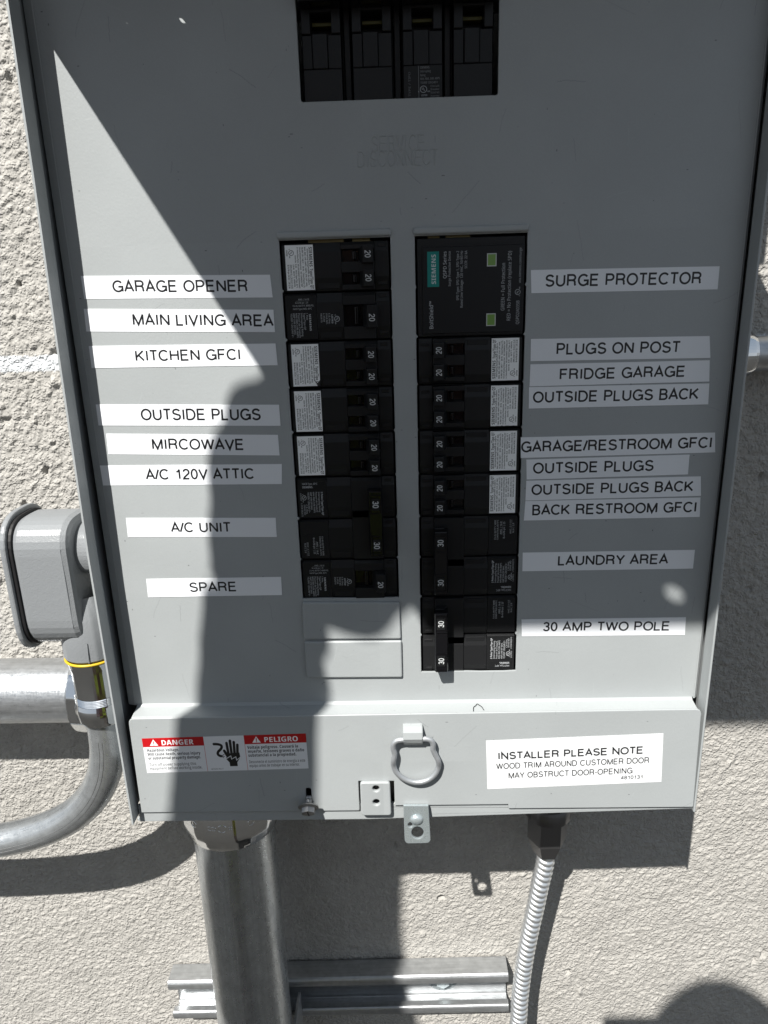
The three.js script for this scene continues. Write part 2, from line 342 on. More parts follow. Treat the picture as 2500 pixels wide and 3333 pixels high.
    pos[k * 3] = x; pos[k * 3 + 1] = y - GROUND; pos[k * 3 + 2] = h - 0.0008;
    uv[k * 2] = x; uv[k * 2 + 1] = y;
    const tone = 0.94 + 0.16 * (fbm(n2, x * 60 + 100, y * 60 + 100, 3) - 0.5) + 0.10 * (n3(x * 420 + 70, y * 420 + 70) - 0.5);
    const c = inLine ? [0.56, 0.58, 0.60] : [0.375 * tone, 0.363 * tone, 0.339 * tone];
    col.set(c, k * 3);
  }
  for (let j = 0; j < ny - 1; j++) for (let i = 0; i < nx - 1; i++) {
    const x = X0 + i * ST, y = Y0 + j * ST; if (x > -0.145 && x < 0.185 && y > -0.32) continue;
    const k = j * nx + i; idx.push(k, k + 1, k + nx + 1, k, k + nx + 1, k + nx);
  }
  const g = new THREE.BufferGeometry(); g.setAttribute('position', new THREE.BufferAttribute(pos, 3)); g.setAttribute('color', new THREE.BufferAttribute(col, 3)); g.setAttribute('uv', new THREE.BufferAttribute(uv, 2)); g.setIndex(idx); g.computeVertexNormals();
  const m = new THREE.Mesh(g, mat); m.name = 'stucco_coat'; m.castShadow = m.receiveShadow = true; wall.add(m);
  const plain = std({ color: lin(0.353, 0.339, 0.311), roughness: 0.93, bumpMap: tex(512, 0.15, (u, v) => fbm(n1, u * 48, v * 48, 3)), bumpScale: 0.0012 });
  obj('wall_body', [box(-5, X0, 0, 3.1, -0.2, 0, 0), box(X1, 5, 0, 3.1, -0.2, 0, 0), box(X0, X1, 0, Y0 - GROUND, -0.2, 0, 0), box(X0, X1, Y1 - GROUND, 3.1, -0.2, 0, 0), box(X0, X1, Y0 - GROUND, Y1 - GROUND, -0.2, -0.02, 0)], plain, wall);
}

// ---------------------------------------------------------------- the electrical panel
const PY = -0.352;                                        // underside of the box
const PITCH = 0.0254;
const LX0 = -0.0455, LX1 = 0.0128, RX0 = 0.0255, RX1 = 0.08396;
const panel = thing('electrical_panel', 'grey steel outdoor electrical panel with two columns of breakers and its door lifted up', 'electrical panel', [0, 0, 0]);
const HINGE = V(0.019, 0.121, 0.004), TILT = 28 * Math.PI / 180, DOORL = 0.465;
{
  // side walls: folded sheet, the left one bowed a little
  const L = [[-0.1590, 0.13], [-0.1600, 0.03], [-0.1615, -0.06], [-0.1627, -0.166], [-0.1620, -0.263], [-0.1614, -0.3500]];
  const lz = (y) => 0.0185;
  {
    const pts = [], g = new THREE.BufferGeometry(), p = [];
    const quad = (a, b, c, d) => p.push(...a, ...b, ...c, ...a, ...c, ...d);
    for (let i = 0; i < L.length - 1; i++) {
      const [x0, y0] = L[i], [x1, y1] = L[i + 1], T = 0.0011;
      for (const [o, zb, zf] of [[0, 0.0088, 0.0198], [-0.0042, -0.0995, 0.0096]]) {
        quad([x0 + o, y0, zb], [x1 + o, y1, zb], [x1 + o, y1, zf], [x0 + o, y0, zf]);                       // inner face (towards +x)
        quad([x0 + o - T, y0, zf], [x1 + o - T, y1, zf], [x1 + o - T, y1, zb], [x0 + o - T, y0, zb]);       // outer face
        quad([x0 + o - T, y0, zf], [x0 + o, y0, zf], [x1 + o, y1, zf], [x1 + o - T, y1, zf]);               // front edge
        quad([x0 + o, y0, zb], [x0 + o - T, y0, zb], [x1 + o - T, y1, zb], [x1 + o, y1, zb]);               // rear edge
      }
      quad([x0 - 0.0053, y0, 0.0106], [x0, y0, 0.0106], [x1, y1, 0.0106], [x1 - 0.0053, y1, 0.0106]);       // joggle that joins them
      quad([x0 - 0.0053, y0, 0.0097], [x1 - 0.0053, y1, 0.0097], [x1, y1, 0.0097], [x0, y0, 0.0097]);
    }
    const q = p.map((v) => v); for (let i = 0; i < q.length; i += 9) for (let k = 0; k < 3; k++) { const s = q[i + 3 + k]; q[i + 3 + k] = q[i + 6 + k]; q[i + 6 + k] = s; }
    g.setAttribute('position', new THREE.Float32BufferAttribute(q, 3)); g.computeVertexNormals();
    obj('left_side', g, M.paint, panel);
  }
  obj('right_side', [box(0.1972, 0.1984, -0.350, 0.13, 0.0015, 0.0125, 0.0004), box(0.2015, 0.2028, -0.350, 0.13, -0.0995, 0.0020, 0.0004), box(0.1973, 0.2027, -0.3498, 0.1298, 0.0021, 0.0033, 0.0003)], M.paint, panel);
  obj('back', [box(-0.1665, 0.2012, PY, 0.13, -0.0985, -0.0965, 0.0003)], M.paint, panel);
  // bottom with its front lip, closing on the right
  obj('bottom_lip', [plate(roundPoly([[-0.1610, -0.3420], [-0.1610, -0.3553], [-0.010, -0.3549], [0.1972, -0.3486], [0.1980, -0.3420]], 0.0006), 0.0090, 0.0112, 0.0009, [], 3), plate([[-0.1626, -0.3551], [0.1972, -0.3484], [0.1980, -0.3466], [-0.1626, -0.3532]], -0.0965, 0.0105, 0.0003)], M.paint, panel);
  // upper (meter) section above the door's hinge
  obj('meter_section', [box(-0.165, 0.203, 0.1335, 0.52, -0.0985, 0.0125, 0.003), box(-0.167, 0.205, 0.130, 0.1332, -0.0985, 0.004, 0.0006)], M.paint, panel);

  // dead front with openings; stubs of snapped twist-outs stand along their edges
  const DT = 0.128, DB = -0.2742, DX0 = -0.157, DX1 = 0.195;
  const opening = (x0, x1, y0, n) => {
    const p = [[x0, y0], [x1, y0]];
    for (let i = 1; i < n; i++) { const y = y0 - i * PITCH, a = rr(0.0004, 0.0010); p.push([x1, y + 0.0011], [x1 - a, y + 0.0003 * rr(-1, 1)], [x1 - a * rr(0.4, 0.9), y - 0.0005], [x1, y - 0.0012]); }
    p.push([x1, y0 - n * PITCH]);
    for (let k = 0; k < 7; k++) p.push([x1 + (x0 - x1) * (k + 1) / 8, y0 - n * PITCH + 0.0003 * rr(-1, 1)]);
    p.push([x0, y0 - n * PITCH]);
    for (let i = n - 1; i >= 1; i--) { const y = y0 - i * PITCH, a = rr(0.0004, 0.0011); p.push([x0, y - 0.0011], [x0 + a * rr(0.5, 1), y - 0.0004], [x0 + a, y + 0.0003 * rr(-1, 1)], [x0, y + 0.0012]); }
    return p;
  };
  const MO = [[-0.0298, 0.0639], [0.0675, 0.0637], [0.0675, 0.1115], [-0.0298, 0.1115]];
  const dead = obj('dead_front', [
    plate([[DX0, DB], [DX1, DB], [DX1, DT], [DX0, DT]], -0.0015, 0, 0.0003, [polyPath(opening(LX0, LX1, 0, 8)), polyPath(opening(RX0, RX1, 0, 10)), polyPath(roundPoly(MO, 0.0012))]),
    prism([[DX0 + 0.0004, -0.0003], [DX0 - 0.0050, -0.0026], [DX0 - 0.0052, -0.0016], [DX0 - 0.0006, -0.0001]], 'y', DB - 0.001, DT, 0.0002),
    prism([[DX1 - 0.0004, -0.0003], [DX1 + 0.0022, -0.0026], [DX1 + 0.0024, -0.0016], [DX1 + 0.0006, -0.0001]], 'y', DB - 0.001, DT, 0.0002),
  ], M.paint, panel);
  // raised ridges above the two breaker openings
  for (const [x0, x1] of [[LX0, LX1], [RX0, RX1]]) obj('opening_ridge', box(x0 - 0.0008, x1 + 0.0006, 0.0005, 0.0042, -0.0012, 0.0018, 0.0013, 3), M.paint, dead);
  // two unbroken blanks below the left column
  const Z = zoomed(900, 1850, 1.952, 0);
  const blanks = [[[165, 208], [783, 207], [792, 440], [175, 443]], [[178, 458], [795, 452], [800, 683], [195, 687]]];
  for (const b of blanks) {
    const q = b.map(([x, y]) => { const p = Z(x, y); return [p.x, p.y]; });
    obj('blank_plate', plate(roundPoly(q.reverse(), 0.0012), -0.0008, 0.0021, 0.0010, [], 3), M.paint, dead);
  }
  // lettering pressed into the sheet
  {
    const gs = []; const put = (s, x0, x1, y, h) => {
      const k = (x1 - x0) / (strokeWidth(s) * h); let x = 0;
      for (const c of s) {
        for (const p of GL[c].st) for (let i = 0; i + 1 < p.length; i++) {
          const A = V(x0 + (x + p[i][0]) * h * k, y + p[i][1] * h, 0), B = V(x0 + (x + p[i + 1][0]) * h * k, y + p[i + 1][1] * h, 0), l = A.distanceTo(B); if (l < 1e-5) continue;
          gs.push(new THREE.CapsuleGeometry(0.00036, l, 2, 6).rotateZ(Math.atan2(B.y - A.y, B.x - A.x) - Math.PI / 2).scale(1, 1, 0.55).translate((A.x + B.x) / 2, (A.y + B.y) / 2, 0));
        }
        x += GL[c].adv;
      }
    };
    const a = un(1207, 493, 0), b = un(1385, 490, 0), c = un(1163, 543, 0), d = un(1427, 540, 0);
    put('SERVICE', a.x, b.x, a.y, 0.0068); put('DISCONNECT', c.x, d.x, c.y, 0.0068);
    obj('embossed_lettering', gs, M.paint, dead);
  }
  // brass-coloured bus ends behind the top of each opening
  for (const [x0, x1] of [[-0.031, -0.012], [-0.0075, 0.002], [0.0325, 0.0388], [0.042, 0.055]]) obj('bus_tab', box(x0, x1, -0.0022, 0.0012, -0.010, -0.007, 0.0003), M.brass, panel);

  // lower cover: ledge, front, cut-outs
  const CZ = 0.0128, C1 = zoomed(950, 2500, 4.147, CZ);
  const bl = C1(900, 180), br = C1(1380, 178), nt = un(1290, 2620, CZ), nt2 = un(1654, 2619, CZ), nb2 = un(1654, 2632.6, CZ);
  const CT = -0.2765, CB = -0.3468, CX0 = -0.1578, CX1 = 0.1950;
  const outline = [[CX0, CT, 0.004], [CX0 - 0.0006, CB, 0.0006], [bl.x, CB + 0.0002, 0.0012], [bl.x, bl.y, 0.0002], [br.x, br.y, 0.0002], [br.x, nt.y - 0.0006, 0.0012], [br.x + 0.0008, nt.y - 0.0006, 0.0004], [nt2.x, nt2.y, 0.0001], [nb2.x + 0.0003, nb2.y, 0.0006], [CX1 + 0.0018, -0.3460, 0.0010], [CX1, CT + 0.0018, 0.004]];
  const sl = C1(228, 330), slot = polyPath(roundPoly([[sl.x - 0.0026, sl.y - 0.0055], [sl.x + 0.0024, sl.y - 0.0055], [sl.x + 0.0024, sl.y + 0.0042], [sl.x - 0.0026, sl.y + 0.0042]].reverse(), 0.0024, 5));
  const cover = obj('lower_cover', [
    plate(roundPoly(outline, 0.001).reverse(), CZ - 0.0016, CZ, 0.0006, [slot], 3),
    // ledge from the dead front out to the cover's upper edge
    prism([[-0.2730, -0.0012], [-0.2741, 0.0003], [-0.2752, 0.0016], [-0.2766, CZ - 0.0022], [-0.2776, CZ - 0.0008], [-0.2792, CZ - 0.0012], [-0.2782, -0.0012]], 'x', CX0 + 0.0015, CX1 - 0.001, 0.0004),
    box(CX0 + 0.0002, CX0 + 0.0016, CB + 0.001, CT - 0.004, -0.012, CZ - 0.001, 0.0003), box(CX1 - 0.0012, CX1 + 0.0006, CB + 0.002, CT - 0.002, -0.012, CZ - 0.001, 0.0003),
  ], M.paint, panel);
  // bracket with two holes, standing in the cut-out
  const b0 = C1(921, 162), b1 = C1(1345, 604), h1 = zoomed(950, 2500, 4.147, 0.0155)(1136, 280), h2 = zoomed(950, 2500, 4.147, 0.0155)(1140, 465);
  obj('bracket', plate(roundPoly([[b0.x, b1.y], [b1.x, b1.y], [b1.x - 0.0002, b0.y], [b0.x, b0.y]], 0.0022), 0.0128, 0.0155, 0.0009, [circle(h1.x, h1.y, 0.0021), circle(h2.x, h2.y, 0.0021)], 3), M.paint, panel);
  obj('inner_shade_plate', box(b0.x - 0.003, b1.x + 0.004, b1.y - 0.001, b0.y + 0.003, 0.002, 0.004, 0.0003), M.steelGrey, panel);  // added sheet standing for the shade behind the bracket holes and gaps
  // pull ring held by a folded strap
  const Zr = (x, y) => un(1200 + x / 4.917, 2330 + y / 4.917, CZ + 0.0030);
  const ringPts = [[600, 365], [520, 365], [440, 385], [400, 430], [392, 500], [415, 590], [400, 690], [398, 790], [435, 890], [520, 975], [630, 1035], [760, 1062], [880, 1050], [990, 1000], [1080, 910], [1120, 800], [1112, 700], [1066, 605], [1028, 520], [1028, 430], [1000, 375], [930, 350], [830, 352]];
  obj('pull_ring', tube(ringPts.map(([x, y], i) => { const p = Zr(x, y); p.z += i > 6 && i < 16 ? 0 : 0.0012; return p; }), 0.0017, 140, 14), M.dullZinc, panel);
  const s0 = un(1200 + 545 / 4.917, 2330 + 150 / 4.917, CZ + 0.002), s1 = un(1200 + 872 / 4.917, 2330 + 505 / 4.917, CZ + 0.003);
  obj('ring_strap', prism([[s0.y, CZ - 0.0006], [s0.y - 0.0008, CZ + 0.0022], [s0.y - 0.003, CZ + 0.0058], [s0.y - 0.0072, CZ + 0.0066], [s0.y - 0.0105, CZ + 0.0052], [s1.y, CZ + 0.0006], [s1.y, CZ - 0.0006]], 'x', s0.x, s1.x, 0.0008), M.paint, panel);
  // hasp tab with two holes and a dimple
  // it leans out a little towards its lower end
  const TZ = 0.0132, lean = (y) => TZ + 0.002 + (y - 1440) / 610 * 0.0065, Zt = (x, y) => { const p = un(1200 + x / 4.917, 2330 + y / 4.917, lean(y)); return [p.x, p.y]; };
  const yT = Zt(760, 1440)[1], yB = Zt(760, 2050)[1], leanY = (y) => (yT - y) / (yT - yB) * 0.0065;
  const leaned = (g) => { const p = g.attributes.position; for (let i = 0; i < p.count; i++) p.setZ(i, p.getZ(i) + leanY(p.getY(i))); return g; };
  const hb = Zt(783, 1872), hs = Zt(667, 1748);
  const hasp = obj('hasp_tab', [leaned(plate(roundPoly([[...Zt(556, 1440), 0.0003], [...Zt(578, 2050), 0.0030], [...Zt(995, 2040), 0.0030], [...Zt(958, 1440), 0.0003]], 0.001, 5), TZ, TZ + 0.002, 0.0004, [circle(hb[0], hb[1], 0.0039, 0.0038), circle(hs[0], hs[1], 0.0016)]))], M.zinc, panel);
  const dm = Zt(768, 1660); obj('dimple', leaned(new THREE.SphereGeometry(0.0042, 24, 16, 0, Math.PI * 2, 0, Math.PI / 2).rotateX(Math.PI / 2).scale(1, 0.72, 0.55).translate(dm[0], dm[1], TZ + 0.0019)), M.zinc, hasp);
  // slotted hex screw hanging in its slot
  {
    const p = C1(232, 455), ax = V(0.03, -0.52, 0.85).normalize(), o = V(p.x, p.y + 0.0035, CZ - 0.001);
    const hex = new THREE.CylinderGeometry(0.0045, 0.0048, 0.0044, 6).toNonIndexed(); hex.computeVertexNormals();
    const q = new THREE.Quaternion().setFromUnitVectors(V(0, 1, 0), ax), e = o.clone().addScaledVector(ax, 0.0088);
    const sc = obj('cover_screw', [lathe([[0, 0], [0.0021, 0], [0.0023, 0.001], [0.0019, 0.002], [0.0023, 0.003], [0.0019, 0.004], [0.0023, 0.005], [0.0022, 0.0065], [0.0064, 0.0065], [0.0066, 0.0073], [0.0052, 0.008], [0, 0.008]], o, ax, 24), hex.applyQuaternion(q).translate(e.x, e.y, e.z)], M.steelGrey, panel);
    const f = o.clone().addScaledVector(ax, 0.0109);
    obj('screw_slot', new THREE.BoxGeometry(0.0009, 0.0004, 0.0078).rotateY(0.1).applyQuaternion(q).translate(f.x, f.y, f.z), M.blackDark, sc);
  }
  // the door, lifted and held above the picture; its latch hole and two slits at the hinge let sun through
  {
    const s = shapeOf(roundPoly([[-0.184, 0], [0.184, 0], [0.184, DOORL], [-0.184, DOORL]], 0.004));
    s.holes.push(circle(-0.025, 0.436, 0.0052, 0.0068)); s.holes.push(polyPath(roundPoly([[-0.1155, 0.0165], [-0.1132, 0.0155], [-0.1122, 0.0215], [-0.1150, 0.0222]], 0.001))); s.holes.push(circle(-0.141, 0.019, 0.0011, 0.002));
    const g = new THREE.ExtrudeGeometry(s, { depth: 0.0012, bevelEnabled: true, bevelThickness: 0.0004, bevelSize: 0.0004, bevelOffset: -0.0004, bevelSegments: 1, curveSegments: 24 });
    const m = new THREE.Matrix4().makeBasis(V(1, 0, 0), V(0, Math.sin(TILT), Math.cos(TILT)), V(0, -Math.cos(TILT), Math.sin(TILT)));
    g.applyMatrix4(m).translate(HINGE.x, HINGE.y, HINGE.z);
    const d = obj('door', g, M.paint, panel);
    for (const x of [-0.16, -0.02, 0.10]) obj('hinge_knuckle', new THREE.CylinderGeometry(0.0028, 0.0028, 0.06, 14).rotateZ(Math.PI / 2).translate(HINGE.x + x + 0.03, HINGE.y + 0.0012, HINGE.z - 0.002), M.galv, d);
  }
}
// a dark thread lying on the ledge
{
  const Zh = zoomed(1350, 1950, 4.147, 0.008), pts = [[788, 1450], [800, 1432], [830, 1425], [855, 1416], [880, 1422], [905, 1428], [932, 1446]].map(([x, y]) => Zh(x, y));
  for (const p of pts) { p.y = -0.2748; }
  const zs = [0.0100, 0.0064, 0.0050, 0.0034, 0.0046, 0.0058, 0.0092];
  pts.forEach((p, i) => { p.z = zs[i]; p.y = -0.2751 - (p.z - 0.0016) * 0.125 + 0.0003; });
  tag(obj('dark_thread', tube(pts, 0.00022, 40, 6), M.blackDark), 'thin dark thread lying on the ledge above the installer notice', 'thread');
}

// ---------------------------------------------------------------- breakers
// local frame of a breaker in the left column, in millimetres: x from the opening's outer edge (0) to its inner
// edge (58.4), y down from the top of its pole(s), z from the dead front; in the right column it is turned half a turn.
const BACK = 0.03;
const P3 = (x, y, z) => V((x - 29.2) * MM, -y * MM, z * MM + BACK);
function bbox(x0, x1, y0, y1, z0, z1, r = 0.35) { const a = P3(x0, y0, z0), b = P3(x1, y1, z1); return box(a.x, b.x, b.y, a.y, a.z, b.z, r * MM, 2); }
// a block with sloped upper and lower shoulders, running along x
function block(x0, x1, y0, y1, z, ct, cb, drop, z0 = -14) {
  const p = [[y0, z0], [y0, z - drop], [y0 + ct, z], [y1 - cb, z], [y1, z - drop], [y1, z0]].map(([y, zz]) => [-y * MM, zz * MM + BACK]);
  return prism(p, 'x', (x0 - 29.2) * MM, (x1 - 29.2) * MM, 0.00025);
}
function toggleGeo(x0, y0, y1, z = 6.2) {               // a lever thrown towards the middle of the panel
  const p = [[x0, -5], [x0 + 1.0, -1], [x0 + 2.6, z - 2.0], [x0 + 3.0, z], [x0 + 8.0, z + 0.3], [x0 + 8.5, z - 0.6], [x0 + 8.2, 1.0], [x0 + 6.5, -5]].map(([x, zz]) => [(x - 29.2) * MM, zz * MM + BACK]);
  return prism(p, 'y', -y1 * MM, -y0 * MM, 0.0004);
}
// a printed face on a breaker; the print is read downwards (tops of the letters to +x)
function printed(name, x0, x1, y0, y1, z, t, mat, parent, across = false, th = 0.12) {
  const A = P3(x0, y0, z), B = P3(x1, y1, z), pos = [], uv = [];
  const put = (x, y, dz) => { pos.push(x, y, A.z + dz); const a = (x - A.x) / (B.x - A.x), b = (A.y - y) / (A.y - B.y); uv.push(...(across ? [a, 1 - b] : [b, a])); };
  const t1 = th * MM, Q = [[A.x, B.y], [B.x, B.y], [B.x, A.y], [A.x, A.y]];
  const tri = (i, zi, j, zj, k, zk) => { put(...Q[i], zi); put(...Q[j], zj); put(...Q[k], zk); };
  tri(0, t1, 1, t1, 2, t1); tri(0, t1, 2, t1, 3, t1);
  for (let i = 0; i < 4; i++) { const j = (i + 1) % 4; tri(j, t1, i, t1, i, 0); tri(j, t1, i, 0, j, 0); }
  const g = new THREE.BufferGeometry(); g.setAttribute('position', new THREE.Float32BufferAttribute(pos, 3)); g.setAttribute('uv', new THREE.Float32BufferAttribute(uv, 2)); g.computeVertexNormals();
  const m = mat.clone(); m.map = t; m.color.set(0xffffff); m.bumpMap = null;
  return obj(name, g, m, parent, { keepUV: true });
}
const BLK = '#1d1e1f', WHT = '#b9bcbf';
function ulMark(g, x, y, r, color) {
  g.strokeStyle = color; g.lineWidth = r * 0.2; g.beginPath(); g.arc(x, y, r, 0, 7); g.stroke();
  g.fillStyle = color; g.font = `bold ${r * 0.95}px sans-serif`; g.textAlign = 'center'; g.fillText('U', x - r * 0.25, y + r * 0.15); g.fillText('L', x + r * 0.28, y + r * 0.55);
  g.font = `bold ${r * 0.8}px sans-serif`; g.fillText('c', x - r * 1.45, y + r * 0.9); g.fillText('us', x + r * 1.6, y + r * 0.9); g.textAlign = 'left';
}
function stickerTex(wear) {                             // 22.9 x 14.9 mm, reading direction
  return canvasTex(23 * 24, 15 * 24, (g, W, H) => {
    g.fillStyle = '#eceeee'; g.fillRect(0, 0, W, H); const k = '#151617', m = W * 0.045;
    fitText(g, 'SIEMENS', m, H * 0.15, W * 0.44, `bold ${H * 0.155}px sans-serif`, k); fitText(g, 'Type/Tipo QT', m + W * 0.48, H * 0.15, W * 0.45, `bold ${H * 0.15}px sans-serif`, k);
    fitText(g, 'Interrupting Rating/Pouvoir de coupure', m + W * 0.04, H * 0.225, W * 0.80, `bold ${H * 0.075}px sans-serif`, k);
    fitText(g, 'MAX. RMS. SYM. AMPS / AMPS. SYM. EFF. MAX.', m, H * 0.315, W * 0.88, `bold ${H * 0.075}px sans-serif`, k);
    fitText(g, '10,000 120 / 240 V ~   60 Hz   Class/Classe CTL', m, H * 0.405, W * 0.9, `bold ${H * 0.08}px sans-serif`, k);
    fitText(g, 'Circuit Breaker/Disjoncteur   NO COMMON TRIP', m, H * 0.49, W * 0.88, `bold ${H * 0.072}px sans-serif`, k);
    fitText(g, '2-1 Poles/Pôles/Polos  DÉCLENCHEMENT INDÉPENDANT', m, H * 0.575, W * 0.91, `bold ${H * 0.07}px sans-serif`, k);
    fitText(g, 'Issue No.  N-20     HACR Type/Tipo, 40 °C', m + W * 0.18, H * 0.66, W * 0.72, `bold ${H * 0.072}px sans-serif`, k);
    fitText(g, 'CU-AL   60/75 °C  WIRE/FIL', m + W * 0.38, H * 0.745, W * 0.5, `bold ${H * 0.072}px sans-serif`, k);
    fitText(g, 'AWG (mm^2) | 14-8 (2.1-13.3)', m + W * 0.38, H * 0.835, W * 0.53, `bold ${H * 0.072}px sans-serif`, k);
    fitText(g, 'lb-in/lb-po (N-m) | 25 (2.8)', m + W * 0.38, H * 0.935, W * 0.53, `bold ${H * 0.072}px sans-serif`, k);
    g.fillStyle = k; g.fillRect(m + W * 0.38, H * 0.855, W * 0.53, 2); g.fillRect(m + W * 0.67, H * 0.76, 2, H * 0.2);
    ulMark(g, W * 0.17, H * 0.78, H * 0.085, k); fitText(g, 'LISTED', W * 0.1, H * 0.96, W * 0.14, `bold ${H * 0.07}px sans-serif`, k);
    g.fillStyle = '#eceeee';
    const keep = seed; seed = 500 + wear * 77;
    for (let i = 0; i < wear * 26; i++) g.fillRect(rr(W * 0.3, W * 0.95), rr(0, H * 0.55), rr(2, 22), rr(1, 5));         // rubbed-off print
    g.fillStyle = BLK;
    if (wear === 1) { g.beginPath(); g.moveTo(W, 0); g.lineTo(W * 0.86, 0); g.lineTo(W * 0.93, H * 0.1); g.lineTo(W * 0.82, H * 0.24); g.lineTo(W * 0.96, H * 0.12); g.lineTo(W, H * 0.1); g.fill(); }
    if (wear === 3) { g.beginPath(); g.moveTo(0, H); for (let i = 0; i <= 14; i++) g.lineTo(H * 0.03 * rnd() + 2, H - i * H / 14); g.lineTo(0, 0); g.fill(); }
    seed = keep;
  });
}
const STICK = [0, 1, 2, 3].map(stickerTex);
const paper = std({ roughness: 0.55 }), ink = new THREE.MeshPhysicalMaterial({ specularIntensity: 0.45, roughness: 0.38 });
const numTex = (s) => canvasTex(200, 132, (g, W, H) => { g.fillStyle = BLK; g.fillRect(0, 0, W, H); strokeText(g, s, W * 0.24, W * 0.76, H * 0.83, H * 0.64, H * 0.095, '#c9cccd'); });
const NUM = { 20: numTex('20'), 30: numTex('30') };
const linesTex = (w, h, rows, ul) => canvasTex(w * 26, h * 26, (g, W, H) => {
  g.fillStyle = BLK; g.fillRect(0, 0, W, H);
  rows.forEach(([s, x, y, ww, fs, b]) => s === '_' ? (g.fillStyle = WHT, g.fillRect(x * W, y * H, ww * W, 2)) : fitText(g, s, x * W, y * H, ww * W, `${b ? 'bold ' : ''}${fs * H}px sans-serif`, WHT));
  if (ul) ulMark(g, ul[0] * W, ul[1] * H, ul[2] * H, WHT);
});
const T_WIRE = linesTex(14, 7, [['AWG | 14-10', 0.40, 0.22, 0.4, 0.17], ['_', 0.3, 0.27, 0.5], ['lb-in/lb-po | 25', 0.28, 0.46, 0.48, 0.17], ['CU-AL 60/75°C WIRE/FIL', 0.18, 0.69, 0.78, 0.18], ['HACR Type,SWD, 40°C', 0.18, 0.92, 0.7, 0.18]]);
const T_POLE1 = linesTex(11, 14, [['SIEMENS', 0.06, 0.16, 0.66, 0.12, 1], ['1 Pole', 0.02, 0.29, 0.28, 0.11], ['Type/Tipo QP', 0.02, 0.41, 0.66, 0.12], ['Interrupting Rating', 0.02, 0.53, 0.9, 0.11], ['Pouvoir de Coupure', 0.02, 0.65, 0.95, 0.11], ['MAX RMS SYM AMPS', 0.02, 0.76, 0.95, 0.11], ['AMP SYM EFF MAX.', 0.02, 0.87, 0.85, 0.11], ['10,000 120/240 V~', 0.02, 0.98, 0.95, 0.11]]);
const T_UL1 = linesTex(7, 11, [['LISTED', 0.12, 0.44, 0.66, 0.11, 1], ['C.B./Disj.', 0.02, 0.58, 0.8, 0.11], ['ISSUE NO.', 0.02, 0.71, 0.8, 0.11], ['L-5538', 0.02, 0.84, 0.62, 0.11], ['E82615', 0.02, 0.97, 0.66, 0.11]], [0.45, 0.17, 0.12]);
const T_POLE2 = linesTex(14, 15, [['2 Poles Type/Tipo QP', 0.02, 0.12, 0.9, 0.11, 1], ['Interrupting Rating', 0.02, 0.24, 0.78, 0.1], ['Pouvoir de Coupure', 0.02, 0.35, 0.78, 0.1], ['MAX RMS SYM AMPS', 0.02, 0.46, 0.8, 0.1], ['AMP SYM EFF MAX.', 0.02, 0.57, 0.7, 0.1], ['10,000 120/240 V~', 0.02, 0.68, 0.8, 0.11], ['C.B./Disj.', 0.5, 0.77, 0.38, 0.09], ['ISSUE NO', 0.5, 0.86, 0.4, 0.09], ['LISTED', 0.06, 0.985, 0.3, 0.08], ['L-5538 E82615', 0.44, 0.97, 0.52, 0.09]], [0.24, 0.82, 0.08]);
const T_COND = linesTex(13, 15, [['CU-AL 60/75°C WIRE', 0.05, 0.16, 0.85, 0.1], ['CONDUCTEUR, 60/75°C', 0.05, 0.27, 0.85, 0.1], ['AWG | 14-8', 0.28, 0.42, 0.55, 0.11], ['_', 0.26, 0.45, 0.6], ['lb-in/lb-po | 25', 0.1, 0.56, 0.72, 0.11], ['mm2 | 2.1-13.3', 0.3, 0.84, 0.6, 0.1], ['_', 0.3, 0.87, 0.6], ['N.m | 2.8', 0.34, 0.97, 0.42, 0.1]]);
const T_HACR = linesTex(15, 5, [['HACR Type, 40°C', 0.1, 0.42, 0.62, 0.36], ['SIEMENS.', 0.1, 0.86, 0.44, 0.36, 1]]);

function bodyParts(root, y0, slots, kind) {               // one pole; slots: [top, bottom] of each lever slot
  const y1 = y0 + 25.0, z = 0.2;
  const g = [block(1.0, 17.9, y0 + 0.4, y1, -1.1, 1.0, 1.0, 1.2), block(18.0, 32.2, y0 + 0.5, y1 - 0.3, -0.6, 4.6, 6.6, 1.6), block(49.7, 57.2, y0 + 0.5, y1 - 0.3, -0.9, 4.8, 6.6, 1.5), bbox(0.8, 57.6, y0 + 0.2, y1 + 0.1, -26, -5)];
  let y = y0 + 0.6; for (const [a, b] of [...slots, [y1 - 0.4, 0]]) { g.push(a === slots[0][0] ? block(32.3, 49.6, y, a, z, Math.min(1.6, (a - y) * 0.4), 0.2, 1.2) : bbox(32.3, 49.6, y, a, -14, z)); y = b; }
  obj('body', g, M.black, root);
  for (const [a, b] of slots) obj('lever_slot', [bbox(32.4, 49.5, a, b, -9, -4.6, 0.1), bbox(38.0, 40.4, a + 0.5, b - 0.5, -6, -1.6, 0.9)], M.blackGloss, root);
  obj('shoulder_ridges', [bbox(19.5, 30.8, y1 - 4.2, y1 - 1.4, -3, -1.15, 0.2), bbox(51.2, 56.2, y1 - 4.4, y1 - 2.6, -3, -1.3, 0.2), bbox(51.4, 55.6, y0 + 1.4, y0 + 3.4, -3, -1.25, 0.3)], M.black, root);
}
function twin(wear) {                                     // two levers in one pole
  const r = new THREE.Group();
  bodyParts(r, 0, [[4.2, 10.3], [15.8, 21.8]], 'QT');
  for (const [a, b] of [[3.0, 11.4], [14.7, 23.1]]) {
    const t = obj('lever', toggleGeo(41.0, a, b), M.black, r);
    printed('rating_print', 44.5, 48.8, a + 1.2, b - 1.2, 6.35, NUM[20], ink, t);
  }
  printed('rating_sticker', 2.7, 17.6, 1.3, 24.0, -1.08, STICK[wear], paper, r, false, 0.15);
  return r;
}
